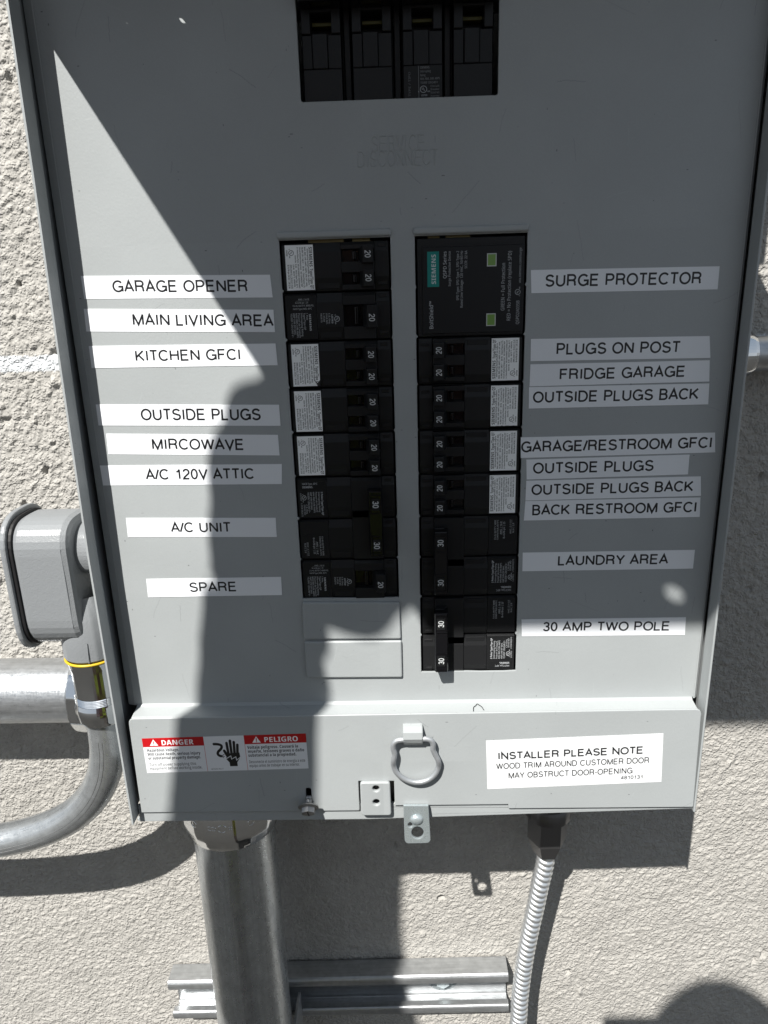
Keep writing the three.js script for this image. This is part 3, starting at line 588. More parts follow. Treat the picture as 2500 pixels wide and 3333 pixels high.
function single() {
  const r = new THREE.Group();
  bodyParts(r, 0, [[6.8, 18.0]], 'QP');
  const t = obj('lever', toggleGeo(42.2, 7.0, 18.6), M.black, r); printed('rating_print', 45.6, 50.0, 10.2, 16.8, 6.35, NUM[20], ink, t);
  printed('wire_print', 2.4, 17.0, 2.2, 9.2, -1.05, T_WIRE, ink, r, true);
  printed('pole_print', 3.4, 15.5, 10.0, 23.6, -1.05, T_POLE1, ink, r);
  printed('listing_print', 19.5, 30.5, 10.6, 17.8, -0.58, T_UL1, ink, r);
  return r;
}
function double(flip) {                                   // two poles with tied levers
  const r = new THREE.Group();
  bodyParts(r, 0, [[9.0, 20.0]], 'QP'); bodyParts(r, 25.4, [[9.0, 20.0]], 'QP');
  for (const y of [8.6, 34.0]) obj('lever', toggleGeo(41.2, y, y + 11.6, 5.0), M.black, r);
  const p = [[41.8, 2.2], [42.3, 8.9], [43.0, 10.1], [49.6, 10.4], [50.4, 9.4], [50.2, 2.2]].map(([x, z]) => [(x - 29.2) * MM, z * MM + BACK]);
  const tie = obj('handle_tie', prism(p, 'y', -45.0 * MM, -6.0 * MM, 0.0006), M.blackGloss, r);
  for (const [a, b] of [[8.6, 18.8], [33.0, 43.4]]) {
    obj('number_frame', [bbox(43.6, 49.6, a - 0.5, a, 10.1, 10.75, 0.15), bbox(43.6, 49.6, b, b + 0.5, 10.1, 10.75, 0.15), bbox(43.3, 43.8, a - 0.5, b + 0.5, 10.0, 10.7, 0.15), bbox(49.2, 49.7, a - 0.5, b + 0.5, 10.1, 10.75, 0.15)], M.blackGloss, tie);
    printed('rating_print', 44.2, 48.9, a + 1.6, b - 1.6, 10.42, NUM[30], ink, tie);
  }
  printed('hacr_print', 2.4, 16.8, 2.4, 6.9, -1.05, T_HACR, ink, r, true);
  printed('pole_print', 2.2, 16.2, 8.2, 24.0, -1.05, T_POLE2, ink, r);
  printed('conductor_print', 2.6, 15.6, 35.0, 49.4, -1.05, T_COND, ink, r);
  return r;
}
function place(root, name, label, left, y, group) {
  root.name = numbered(name); root.userData = { label, category: 'circuit breaker', group };
  const n = root.userData.poles || 1;
  root.position.set(left ? (LX0 + LX1) / 2 : (RX0 + RX1) / 2, y, -BACK); if (!left) root.rotation.z = Math.PI;
  scene.add(root); return root;
}
const GT = 'twin 20 amp breakers', GS = 'single 20 amp breakers', GD = 'two-pole 30 amp breakers';
const T0 = [0, 1, 2, 3].map(twin), S0 = single(), D0 = double();
const copies = new Set();
const again = (o) => { if (!copies.has(o)) { copies.add(o); return o; } return o.clone(); };
const yL = (i) => -i * PITCH - 0.0011, yR = (i, n) => -(i + n) * PITCH - 0.0007;
place(again(T0[0]), 'circuit_breaker', 'black twin 20 amp breaker at the top of the column, beside the GARAGE OPENER strip', true, yL(0), GT);
place(again(S0), 'circuit_breaker', 'black single 20 amp breaker beside the MAIN LIVING AREA strip', true, yL(1), GS);
place(again(T0[1]), 'circuit_breaker', 'black twin 20 amp breaker with a torn sticker corner, beside the KITCHEN GFCI strip', true, yL(2), GT);
place(again(T0[0]), 'circuit_breaker', 'black twin 20 amp breaker level with the OUTSIDE PLUGS strip above MIRCOWAVE', true, yL(3), GT);
place(again(T0[0]), 'circuit_breaker', 'black twin 20 amp breaker beside the MIRCOWAVE strip, above the A/C breaker', true, yL(4), GT);
place(again(D0), 'circuit_breaker', 'black two-pole 30 amp breaker with tied handle beside the A/C UNIT strip', true, yL(5), GD);
place(again(S0), 'circuit_breaker', 'black single 20 amp breaker beside the SPARE strip, above the grey blank plates', true, yL(7), GS);
place(again(T0[2]), 'circuit_breaker', 'black twin 20 amp breaker directly below the surge protector, beside PLUGS ON POST', false, yR(2, 1), GT);
place(again(T0[3]), 'circuit_breaker', 'black twin 20 amp breaker with ragged sticker edge, second below the surge protector', false, yR(3, 1), GT);
place(again(T0[2]), 'circuit_breaker', 'black twin 20 amp breaker with rubbed sticker, beside the GARAGE/RESTROOM GFCI strip', false, yR(4, 1), GT);
place(again(T0[2]), 'circuit_breaker', 'black twin 20 amp breaker with rubbed sticker, beside the BACK RESTROOM GFCI strip', false, yR(5, 1), GT);
place(again(D0), 'circuit_breaker', 'black two-pole 30 amp breaker with tied handle beside the LAUNDRY AREA strip', false, yR(6, 2), GD);
place(again(D0), 'circuit_breaker', 'black two-pole 30 amp breaker half in sunlight beside the 30 AMP TWO POLE strip', false, yR(8, 2), GD);

// surge protector, two poles high
{
  const r = thing('surge_protector', 'black surge protective device with teal logo panel and two green indicator windows', 'surge protector', [(RX0 + RX1) / 2, -2 * PITCH - 0.0008, -BACK]); r.rotation.z = Math.PI;
  obj('body', [bbox(0.9, 57.4, 0.4, 50.4, -24, -0.6, 0.8), bbox(1.2, 54.6, 2.0, 46.0, -2, 0.7, 0.5)], M.black, r);
  const t = canvasTex(43 * 24, 51 * 24, (g, W, H) => {
    g.fillStyle = '#1d1e20'; g.fillRect(0, 0, W, H); const c = '#a9acaf';
    // reading direction runs along the long side of the device's pole stack
    g.fillStyle = '#1f7f78'; g.fillRect(W * 0.545, H * 0.03, W * 0.415, H * 0.12); fitText(g, 'SIEMENS', W * 0.575, H * 0.117, W * 0.355, `bold ${H * 0.062}px sans-serif`, '#c3cbcb');
    fitText(g, 'BoltShield™', W * 0.035, H * 0.085, W * 0.345, `${H * 0.055}px sans-serif`, '#b9bcbf');
    fitText(g, 'QSPD Series', W * 0.64, H * 0.225, W * 0.32, `${H * 0.048}px sans-serif`, '#b9bcbf'); fitText(g, 'Surge Protective Device', W * 0.545, H * 0.268, W * 0.415, `${H * 0.034}px sans-serif`, c);
    fitText(g, 'SPD Type: SPD Type 1, SPD Type 2', W * 0.375, H * 0.352, W * 0.585, `${H * 0.036}px sans-serif`, c); fitText(g, 'Rated Line Voltage: 120 VAC, 50/60 Hz', W * 0.285, H * 0.392, W * 0.675, `${H * 0.036}px sans-serif`, c); fitText(g, 'SCCR: 22 kA', W * 0.75, H * 0.435, W * 0.21, `${H * 0.036}px sans-serif`, c);
    fitText(g, 'GREEN = Full Protection', W * 0.235, H * 0.822, W * 0.57, `${H * 0.05}px sans-serif`, c); fitText(g, 'RED = No Protection (replace SPD)', W * 0.11, H * 0.885, W * 0.83, `${H * 0.05}px sans-serif`, c);
    fitText(g, 'QSPD2A035B', W * 0.065, H * 0.975, W * 0.29, `${H * 0.045}px sans-serif`, c); ulMark(g, W * 0.455, H * 0.955, H * 0.026, c); fitText(g, 'usa.siemens.com/surge', W * 0.56, H * 0.985, W * 0.415, `${H * 0.032}px sans-serif`, c);
  });
  printed('printed_face', 2.2, 53.6, 3.0, 45.4, 0.68, t, ink, r);
  const glass = std({ color: lin(0.16, 0.30, 0.06), roughness: 0.3 }), rim = std({ color: lin(0.5, 0.52, 0.5), roughness: 0.5 });
  for (const y of [5.3, 35.5]) { const w = obj('indicator_window', bbox(15.9, 20.9, y, y + 6.5, 0.4, 0.86, 0.1), rim, r); obj('indicator_lens', bbox(16.4, 20.4, y + 0.5, y + 6.0, 0.5, 0.92, 0.1), glass, w); }
}
// main service breaker behind the upper opening: four poles, handle bar at the top
{
  const r = thing('main_breaker', 'large black four-pole main breaker behind the upper opening, above SERVICE DISCONNECT', 'circuit breaker', [0.0189, 0.0639, -0.04]);
  const X = (i) => -0.0472 + i * 0.0248;
  for (let i = 0; i < 4; i++) {
    const x = X(i);
    const pole = obj('pole', [box(x, x + 0.0192, -0.004, 0.0150, 0.0, 0.0362, 0.0005), box(x, x + 0.0050, 0.0152, 0.0300, 0.0, 0.0355, 0.0005), box(x + 0.0052, x + 0.0125, 0.0150, 0.0302, 0, 0.0368, 0.0005), box(x + 0.0125, x + 0.0192, 0.0152, 0.0300, 0, 0.0352, 0.0005), box(x, x + 0.0045, 0.0302, 0.060, 0, 0.0362, 0.0005), box(x + 0.0148, x + 0.0192, 0.0302, 0.060, 0, 0.0362, 0.0005), box(x, x + 0.0192, 0.0395, 0.060, 0, 0.0358, 0.0005), box(x - 0.001, x + 0.0202, -0.004, 0.060, 0, 0.024, 0.0005)], M.black, r);
    obj('reflection_bar', box(x + 0.0048, x + 0.0146, 0.0352, 0.0368, 0.024, 0.0300, 0.0003), std({ color: lin(0.10, 0.095, 0.02), roughness: 0.5 }), pole);  // yellowish reflection in the slot, put in as a coloured bar
  }
  obj('handle_bar', box(-0.0475, 0.0475, 0.0405, 0.052, 0.034, 0.047, 0.0015), M.blackGloss, r);
  obj('pole_barrier', [0, 1, 2].map((i) => box(X(i) + 0.0205, X(i) + 0.0235, -0.004, 0.06, 0, 0.031, 0.0004)), M.blackDark, r);
  const t = canvasTex(340, 320, (g, W, H) => {
    g.fillStyle = BLK; g.fillRect(0, 0, W, H); g.fillStyle = '#9a9da0'; g.fillRect(W * 0.36, 0, 3, H);
    ['SIEMENS', 'Interrupting', 'Rating', 'MAX. RMS. SYM. AMPS', '10,000 120/240 V'].forEach((s, i) => fitText(g, s, W * 0.41, H * (0.09 + i * 0.115), W * [0.27, 0.3, 0.15, 0.56, 0.5][i], `${H * 0.09}px sans-serif`, '#8d9093'));
    ulMark(g, W * 0.5, H * 0.72, H * 0.1, '#9da0a3'); fitText(g, 'LISTED', W * 0.43, H * 0.93, W * 0.18, `bold ${H * 0.07}px sans-serif`, '#9da0a3');
    ['Circuit', 'Breaker', 'ISSUE NO', 'Disjoncteur'].forEach((s, i) => fitText(g, s, W * 0.7, H * (0.66 + i * 0.1), W * 0.26, `${H * 0.08}px sans-serif`, '#85888b'));
    g.save(); g.translate(W * 0.13, H * 0.92); g.rotate(-Math.PI / 2); fitText(g, 'TYPE / TIPO', 0, 0, H * 0.75, `${H * 0.09}px sans-serif`, '#6f7275'); g.restore();
  });
  const g = new THREE.PlaneGeometry(0.0172, 0.0144).translate(X(2) + 0.0098, 0.0076, 0.0363);
  obj('rating_print', g, (() => { const m = ink.clone(); m.map = t; return m; })(), r, { keepUV: true });
}

// ---------------------------------------------------------------- label strips on the dead front
const tape = std({ roughness: 0.38, bumpMap: tex(256, 0.5, (u, v) => fbm(n1, u * 8, v * 8, 3)), bumpScale: 0.0001 });
const STRIPG = 'white printed label strips';
let stripN = 0;
function strip(text, q, t, map, desc) {                  // q: TL TR BR BL, t: ink box [x0, topLeft, baseLeft, x1, baseRight]
  const corners = q.map(([x, y]) => map(x, y));
  const z = 0.00005 + (stripN++ % 4) * 0.00003;
  const o = sheet('label_strip', corners, z, 0.00012, null, tape);
  const f = o.userData.frame, loc = (x, y) => { const p = map(x, y); return [(p.x * f.ux.x + p.y * f.ux.y - f.a0) / f.w, 1 - (p.x * f.uy.x + p.y * f.uy.y - f.b0) / f.h]; };
  const a = loc(t[0], t[2]), b = loc(t[3], t[4]), top = loc(t[0], t[1]);
  o.material.map = canvasTex(1024, Math.max(48, Math.round(1024 * f.h / f.w)), (g, W, H) => {
    g.fillStyle = '#e2e5e9'; g.fillRect(0, 0, W, H);
    for (let k = 0; k < 40; k++) { g.fillStyle = `rgba(${rnd() < 0.5 ? '120,122,120' : '240,242,244'},${rr(0.04, 0.16)})`; g.fillRect(rnd() * W, rnd() * H, rr(1, 5), rr(0.6, 2)); }
    for (let k = 0; k < 3; k++) { g.strokeStyle = 'rgba(150,153,155,0.22)'; g.lineWidth = 1; g.beginPath(); const x = rnd() * W, y = rnd() * H; g.moveTo(x, y); g.lineTo(x + rr(-30, 30), y + rr(-14, 14)); g.stroke(); }
    const base = (a[1] + b[1]) / 2 * H, h = (a[1] - top[1]) * H;
    g.save(); g.translate(a[0] * W, a[1] * H); g.transform(1, (b[1] - a[1]) * H / ((b[0] - a[0]) * W), 0, 1, 0, 0);
    strokeText(g, text, h * 0.05, (b[0] - a[0]) * W - h * 0.05, -h * 0.05, h * 0.9, h * 0.165, '#141518'); g.restore();
  });
  o.material.bumpMap = null;
  delete o.userData.frame;
  tag(o, desc, 'label', STRIPG);
}
const zA = zoomed(0, 800, 1.659, 0), zB = zoomed(200, 1600, 2.212, 0), zC = zoomed(1650, 800, 1.952, 0), zD = zoomed(1650, 1650, 1.952, 0);
const named = (s) => `white label strip reading ${s}`;
strip('GARAGE OPENER', [[437, 163], [1458, 156], [1473, 279], [456, 287]], [613, 188, 250, 1337, 247], zA, named('GARAGE OPENER'));
strip('MAIN LIVING AREA', [[453, 340], [1477, 345], [1485, 466], [467, 463]], [722, 368, 429, 1477, 434], zA, named('MAIN LIVING AREA'));
strip('KITCHEN GFCI', [[480, 541], [1488, 527], [1500, 645], [496, 660]], [737, 565, 623, 1297, 615], zA, named('KITCHEN GFCI'));
strip('OUTSIDE PLUGS', [[518, 856], [1507, 858], [1516, 972], [533, 970]], [766, 881, 941, 1408, 940], zA, 'white label strip reading OUTSIDE PLUGS, directly above the MIRCOWAVE strip');
strip('MIRCOWAVE', [[574, 1014], [1501, 1021], [1510, 1132], [586, 1125]], [826, 1042, 1099, 1317, 1101], zA, named('MIRCOWAVE'));
strip('A/C 120V ATTIC', [[540, 1186], [1522, 1178], [1522, 1286], [558, 1294]], [791, 1207, 1262, 1374, 1257], zA, named('A/C 120V ATTIC'));
strip('A/C UNIT', [[465, 189], [1543, 188], [1551, 326], [480, 327]], [793, 222, 291, 1222, 290], zB, named('A/C UNIT'));
strip('SPARE', [[611, 628], [1582, 613], [1589, 744], [625, 760]], [928, 655, 721, 1262, 715], zB, named('SPARE'));
strip('SURGE PROTECTOR', [[152, 154], [1351, 130], [1338, 277], [155, 301]], [244, 185, 259, 1230, 241], zC, named('SURGE PROTECTOR'));
strip('PLUGS ON POST', [[152, 592], [1287, 573], [1292, 712], [150, 733]], [316, 620, 690, 1098, 677], zC, named('PLUGS ON POST'));
strip('FRIDGE GARAGE', [[149, 753], [1288, 727], [1285, 862], [143, 893]], [336, 783, 850, 1127, 830], zC, named('FRIDGE GARAGE'));
strip('OUTSIDE PLUGS BACK', [[140, 898], [1285, 874], [1278, 1007], [138, 1034]], [166, 928, 996, 1213, 973], zC, 'white label strip reading OUTSIDE PLUGS BACK, directly below the FRIDGE GARAGE strip');
strip('GARAGE/RESTROOM GFCI', [[88, 1217], [1322, 1186], [1323, 1312], [88, 1348]], [92, 1245, 1311, 1295, 1282], zC, named('GARAGE/RESTROOM GFCI'));
strip('OUTSIDE PLUGS', [[123, 1358], [1160, 1326], [1150, 1452], [125, 1485]], [167, 1380, 1446, 928, 1428], zC, 'short white label strip reading OUTSIDE PLUGS, below the GARAGE/RESTROOM GFCI strip');
strip('OUTSIDE PLUGS BACK', [[123, 1492], [1231, 1464], [1232, 1588], [117, 1618]], [157, 1518, 1582, 1180, 1558], zC, 'white label strip reading OUTSIDE PLUGS BACK, directly above the BACK RESTROOM GFCI strip');
strip('BACK RESTROOM GFCI', [[117, 1621], [1229, 1598], [1224, 1722], [107, 1745]], [162, 1647, 1710, 1197, 1690], zC, named('BACK RESTROOM GFCI'));
strip('LAUNDRY AREA', [[100, 290], [1194, 272], [1182, 391], [98, 408]], [325, 310, 370, 1021, 360], zD, named('LAUNDRY AREA'));
strip('30 AMP TWO POLE', [[92, 714], [1137, 700], [1130, 812], [95, 821]], [230, 732, 788, 1030, 783], zD, named('30 AMP TWO POLE'));

// danger label
{
  const map = zoomed(400, 2250, 1.843, 0.0130), c = [[113, 284], [1097, 254], [1114, 463], [146, 491]].map(([x, y]) => map(x, y));
  const t = canvasTex(1600, 352, (g, W, H) => {
    g.fillStyle = '#dfe1e4'; g.fillRect(0, 0, W, H); const red = '#b3131a', k = '#232326', sp = 0.377, sq = 0.625;
    g.fillStyle = red; g.fillRect(0, 0, W * sp, H * 0.25); g.fillRect(W * sq, 0, W * (1 - sq), H * 0.25); g.fillRect(W * sp - 2, 0, 3, H); g.fillRect(W * sq - 2, 0, 3, H);
    const tri = (x) => { g.fillStyle = '#f2f2f2'; g.beginPath(); g.moveTo(x, H * 0.215); g.lineTo(x + H * 0.235, H * 0.215); g.lineTo(x + H * 0.118, H * 0.035); g.fill(); g.fillStyle = red; g.fillRect(x + H * 0.105, H * 0.09, H * 0.026, H * 0.075); g.fillRect(x + H * 0.105, H * 0.177, H * 0.026, H * 0.024); };
    tri(W * 0.045); tri(W * 0.672);
    fitText(g, 'DANGER', W * 0.115, H * 0.208, W * 0.2, `bold ${H * 0.2}px sans-serif`, '#f0f0f0'); fitText(g, 'PELIGRO', W * 0.742, H * 0.208, W * 0.21, `bold ${H * 0.2}px sans-serif`, '#f0f0f0');
    const rows = [['Hazardous Voltage.', 0.022, 0.385, 0.198, 1], ['Will cause death, serious injury', 0.022, 0.50, 0.325, 1], ['or substantial property damage.', 0.022, 0.612, 0.325, 1], ['Turn off power supplying this', 0.022, 0.80, 0.29, 0], ['equipment before working inside.', 0.022, 0.91, 0.325, 0],
      ['Voltaje peligroso. Causará la', 0.637, 0.385, 0.31, 1], ['muerte, lesiones graves o daño', 0.637, 0.50, 0.345, 1], ['substancial a la propiedad.', 0.637, 0.612, 0.295, 1], ['Desconecte el suministro de energía a este', 0.637, 0.80, 0.345, 0], ['equipo antes de trabajar en su interior.', 0.637, 0.91, 0.31, 0]];
    for (const [s, x, y, w, b] of rows) fitText(g, s, W * x, H * y, W * w, `${b ? 'bold ' : ''}${H * 0.115}px sans-serif`, '#101012');
    fitText(g, '4810254 Rev. F', W * 0.40, H * 0.955, W * 0.075, `${H * 0.05}px sans-serif`, k);
    // pictogram: a wire end and a struck hand
    const X = (v) => W * (sp + (sq - sp) * v), Y = (v) => H * v; g.strokeStyle = g.fillStyle = '#17181a'; g.lineCap = 'round'; g.lineJoin = 'round';
    g.lineWidth = H * 0.07; g.beginPath(); g.moveTo(X(0.24), Y(0.22)); g.bezierCurveTo(X(0.52), Y(0.22), X(0.42), Y(0.36), X(0.34), Y(0.42)); g.bezierCurveTo(X(0.26), Y(0.52), X(0.34), Y(0.56), X(0.38), Y(0.57)); g.stroke();
    g.lineWidth = H * 0.015; for (const [a, b] of [[0.46, 0.52], [0.465, 0.58], [0.44, 0.62]]) { g.beginPath(); g.moveTo(X(0.385), Y(0.57)); g.lineTo(X(a), Y(b)); g.stroke(); }
    g.lineWidth = H * 0.072; for (const [a, b, c2, d] of [[0.57, 0.55, 0.555, 0.2], [0.645, 0.5, 0.645, 0.14], [0.72, 0.5, 0.735, 0.18], [0.79, 0.52, 0.815, 0.26]]) { g.beginPath(); g.moveTo(X(a), Y(b)); g.lineTo(X(c2), Y(d)); g.stroke(); }
    g.lineWidth = H * 0.075; g.beginPath(); g.moveTo(X(0.56), Y(0.62)); g.lineTo(X(0.475), Y(0.42)); g.stroke();
    g.beginPath(); g.moveTo(X(0.52), Y(0.5)); g.lineTo(X(0.84), Y(0.48)); g.lineTo(X(0.85), Y(0.62)); g.lineTo(X(0.76), Y(0.76)); g.lineTo(X(0.76), Y(0.87)); g.lineTo(X(0.57), Y(0.87)); g.lineTo(X(0.57), Y(0.76)); g.lineTo(X(0.50), Y(0.66)); g.fill();
    g.strokeStyle = '#dfe1e4'; g.lineWidth = H * 0.02; g.lineJoin = 'miter'; g.beginPath(); [[0.49, 0.655], [0.62, 0.57], [0.63, 0.665], [0.74, 0.6], [0.75, 0.7], [0.87, 0.6]].forEach(([a, b], i) => i ? g.lineTo(X(a), Y(b)) : g.moveTo(X(a), Y(b))); g.stroke();
  });
  const o = sheet('danger_label', c, 0.01285, 0.00012, t, tape); o.material.bumpMap = null; delete o.userData.frame;
  tag(o, 'red and white DANGER PELIGRO hazardous voltage label on the lower cover', 'warning label');
}
{
  const map = zoomed(1200, 2250, 1.508, 0.0130), c = [[576, 243], [1447, 207], [1437, 445], [583, 481]].map(([x, y]) => map(x, y));
  const t = canvasTex(1400, 400, (g, W, H) => {
    g.fillStyle = '#d8dadc'; g.fillRect(0, 0, W, H);
    for (let k = 0; k < 260; k++) { const x = rnd() < 0.7 ? rr(0, W * 0.55) : rnd() * W, y = rnd() < 0.6 ? rr(H * 0.6, H) : rnd() * H, L = rr(3, 34), a = rr(-0.9, 0.5); g.strokeStyle = `rgba(${rnd() < 0.4 ? '150,125,85' : '95,95,92'},${rr(0.04, 0.28)})`; g.lineWidth = rr(0.6, 2.6); g.beginPath(); g.moveTo(x, y); g.lineTo(x + L * Math.cos(a), y + L * Math.sin(a)); g.stroke(); }
    const k = '#2a2b2d';
    strokeText(g, 'INSTALLER PLEASE NOTE', W * 0.072, W * 0.885, H * 0.385, H * 0.125, H * 0.029, k);
    strokeText(g, 'WOOD TRIM AROUND CUSTOMER DOOR', W * 0.057, W * 0.922, H * 0.585, H * 0.105, H * 0.017, k);
    strokeText(g, 'MAY OBSTRUCT DOOR-OPENING', W * 0.127, W * 0.83, H * 0.785, H * 0.105, H * 0.017, k);
    strokeText(g, '4810131', W * 0.77, W * 0.89, H * 0.905, H * 0.065, H * 0.012, k);
  });
  const o = sheet('installer_notice', c, 0.01285, 0.00012, t, tape); o.material.bumpMap = null; delete o.userData.frame;
  tag(o, 'white smudged INSTALLER PLEASE NOTE label on the lower cover', 'notice label');
}

// ---------------------------------------------------------------- conduits and fittings
// metal tubes get uv along their length so that the scratches and spangle run with them
function alongUV(g, len, around) { const uv = g.attributes.uv; for (let i = 0; i < uv.count; i++) { const a = uv.getX(i), b = uv.getY(i); uv.setXY(i, b * len, a * around); } return g; }
function tubeUV(g, len, around) { const uv = g.attributes.uv; for (let i = 0; i < uv.count; i++) { uv.setXY(i, uv.getX(i) * len, uv.getY(i) * around); } return g; }
{
  // 2-inch conduit below the panel with its compression connector
  const c = V(-0.117, 0, -0.0485), R = 0.0301;
  const pipe = thing('vertical_conduit', 'thick galvanised conduit running down from the underside of the panel', 'conduit', [c.x, GROUND, c.z]);
  obj('pipe', alongUV(new THREE.CylinderGeometry(R, R, -0.395 - GROUND, 64, 1, true).translate(0, (-0.395 - GROUND) / 2, 0), 0.9, 0.19), M.galvSmooth, pipe, { keepUV: true });
  const fit = thing('conduit_connector', 'shiny zinc connector collar joining the thick vertical conduit to the panel', 'conduit fitting', [c.x, -0.405, c.z]);
  obj('collar', lathe([[0.0303, 0.000], [0.0320, 0.0002], [0.0336, 0.0018], [0.0350, 0.0050], [0.0360, 0.0095], [0.0366, 0.0155], [0.0366, 0.030], [0.0361, 0.0325], [0.0345, 0.0345], [0.0325, 0.0355]], V(0, 0, 0), V(0, 1, 0), 72), M.chrome, fit);
  const th = []; for (let y = 0.0355, i = 0; y < 0.0528; y += 0.0011, i++) th.push([0.0318 + (i % 2 ? 0.0008 : 0), y]);
  obj('thread', lathe(th, V(0, 0, 0), V(0, 1, 0), 64), M.chrome, fit);
  // stamped marks on the collar
  const marks = []; for (const [a, s] of [[-0.55, 0.0026], [-0.18, 0.0016], [-0.10, 0.0015], [0.06, 0.0030], [0.22, 0.0011], [0.62, 0.0024]]) marks.push(new THREE.TorusGeometry(s, 0.00028, 6, 20).translate(0, 0.0235, 0.0366).rotateY(a));
  obj('stamped_mark', marks, M.chrome, fit);
}
{
  // large horizontal conduit entering the panel's left side
  const c = V(0, -0.3035, -0.0685), R = 0.0237;
  const p = thing('horizontal_conduit', 'thick brushed galvanised conduit entering the panel side below the grey fitting', 'conduit', [-0.215, c.y, c.z]);
  obj('pipe', alongUV(new THREE.CylinderGeometry(R, R, 1.6, 64, 1, true).rotateZ(Math.PI / 2).translate(-0.8, 0, 0), 1.6, 0.149), M.galvBrushed, p, { keepUV: true });
  const f = thing('conduit_connector', 'blue-tinged chrome connector ring where the thick horizontal conduit meets the panel', 'conduit fitting', [-0.2225, c.y, c.z]);
  obj('ring', lathe([[0.0242, -0.004], [0.0280, -0.0035], [0.0302, -0.0015], [0.0310, 0.004], [0.0310, 0.016], [0.0290, 0.0205], [0.0262, 0.022], [0.0262, 0.054]], V(0, 0, 0), V(1, 0, 0), 64), M.chrome, f);
}
{
  // small conduit on the right
  const c = V(0, -0.0722, -0.0835), R = 0.0113;
  const p = thing('horizontal_conduit', 'slim conduit leaving the panel side beside the PLUGS ON POST strip', 'conduit', [0.240, c.y, c.z]);
  obj('pipe', alongUV(new THREE.CylinderGeometry(R, R, 1.6, 40, 1, true).rotateZ(Math.PI / 2).translate(0.8, 0, 0), 1.6, 0.071), M.galvBrushed, p, { keepUV: true });
  const f = thing('conduit_connector', 'round chrome connector on the slim conduit beside the PLUGS ON POST strip', 'conduit fitting', [0.2012, c.y, c.z]);
  obj('collar', lathe([[0.0125, 0], [0.0125, 0.016], [0.0148, 0.018], [0.0157, 0.022], [0.0157, 0.036], [0.0150, 0.0405], [0.0135, 0.043], [0.0115, 0.0432]], V(0, 0, 0), V(1, 0, 0), 48), M.chrome, f);
}
// grey cast conduit body on the left, its hubs, cover and gasket
const EX = -0.1942, EZ = -0.030;
{
  const r = thing('access_fitting', 'grey cast metal conduit body with rounded box and cover, mounted on the panel side', 'conduit fitting', [-0.2, -0.19, EZ]);
  const loc = (x, y, z) => [x + 0.2, y + 0.19, z - EZ];
  const sect = (y0, y1, z0, z1, rad) => roundPoly([[y0 + 0.19, z0 - EZ], [y1 + 0.19, z0 - EZ], [y1 + 0.19, z1 - EZ], [y0 + 0.19, z1 - EZ]], rad, 8);
  const body = [prism(sect(-0.2402, -0.1552, -0.058, -0.0085, 0.021), 'x', -0.2250 + 0.2, -0.1895 + 0.2, 0.0042)];
  // round hub towards the panel and lower hub
  body.push(lathe([[0.0162, 0], [0.0170, 0.002], [0.0170, 0.022], [0.0135, 0.030], [0.0135, 0.0345]], V(...loc(-0.1925, -0.1790, -0.034)), V(1, 0, 0), 40));
  body.push(lathe([[0.0165, -0.004], [0.0178, -0.0025], [0.0180, 0.004], [0.0180, 0.026], [0.0130, 0.040]], V(...loc(EX, -0.2485, EZ)), V(0, 1, 0), 48));
  obj('body', body, M.cast, r);
  const cov = obj('cover', prism(sect(-0.2442, -0.1512, -0.0615, -0.0055, 0.024), 'x', -0.2296 + 0.2, -0.2258 + 0.2, 0.0011), M.cast, r);
  obj('gasket_line', prism(sect(-0.2412, -0.1542, -0.0590, -0.0080, 0.021), 'x', -0.2260 + 0.2, -0.2236 + 0.2, 0.0002), M.blackDark, cov);
  obj('casting_seam', [tube([V(...loc(EX + 0.0055, -0.2375, EZ + 0.0172)), V(...loc(EX + 0.0052, -0.2460, EZ + 0.0176)), V(...loc(EX + 0.0050, -0.2515, EZ + 0.0172))], 0.0005, 10, 6), tube([V(...loc(-0.1938, -0.172, -0.0089)), V(...loc(-0.1936, -0.198, -0.0086)), V(...loc(-0.1938, -0.224, -0.0089))], 0.0005, 16, 6)], M.cast, r);
}
{
  const ring = obj('yellow_gasket', new THREE.TorusGeometry(0.0173, 0.0009, 12, 56).rotateX(Math.PI / 2), M.yellow); ring.position.set(EX, -0.2536, EZ);
  tag(ring, 'thin yellow sealing ring between the grey fitting and its connector', 'gasket');
  const f = thing('conduit_connector', 'chrome compression connector below the yellow ring on the grey fitting', 'conduit fitting', [EX, -0.303, EZ]);
  obj('sleeve', lathe([[0.0135, 0.022], [0.0152, 0.0222], [0.0152, 0.040], [0.0160, 0.0435], [0.0166, 0.0478]], V(0, 0, 0), V(0, 1, 0), 56), M.chrome, f);
  const th = []; for (let y = 0.0165, i = 0; y < 0.0224; y += 0.00055, i++) th.push([0.0153 + (i % 2 ? 0.0006 : 0), y]);
  obj('thread', lathe(th, V(0, 0, 0), V(0, 1, 0), 48), M.chrome, f);
  obj('nut', lathe([[0.0119, 0.0], [0.0140, 0.0006], [0.0162, 0.004], [0.0170, 0.009], [0.0170, 0.014], [0.0158, 0.0165], [0.0140, 0.0168]], V(0, 0, 0), V(0, 1, 0), 56), M.chrome, f);
}
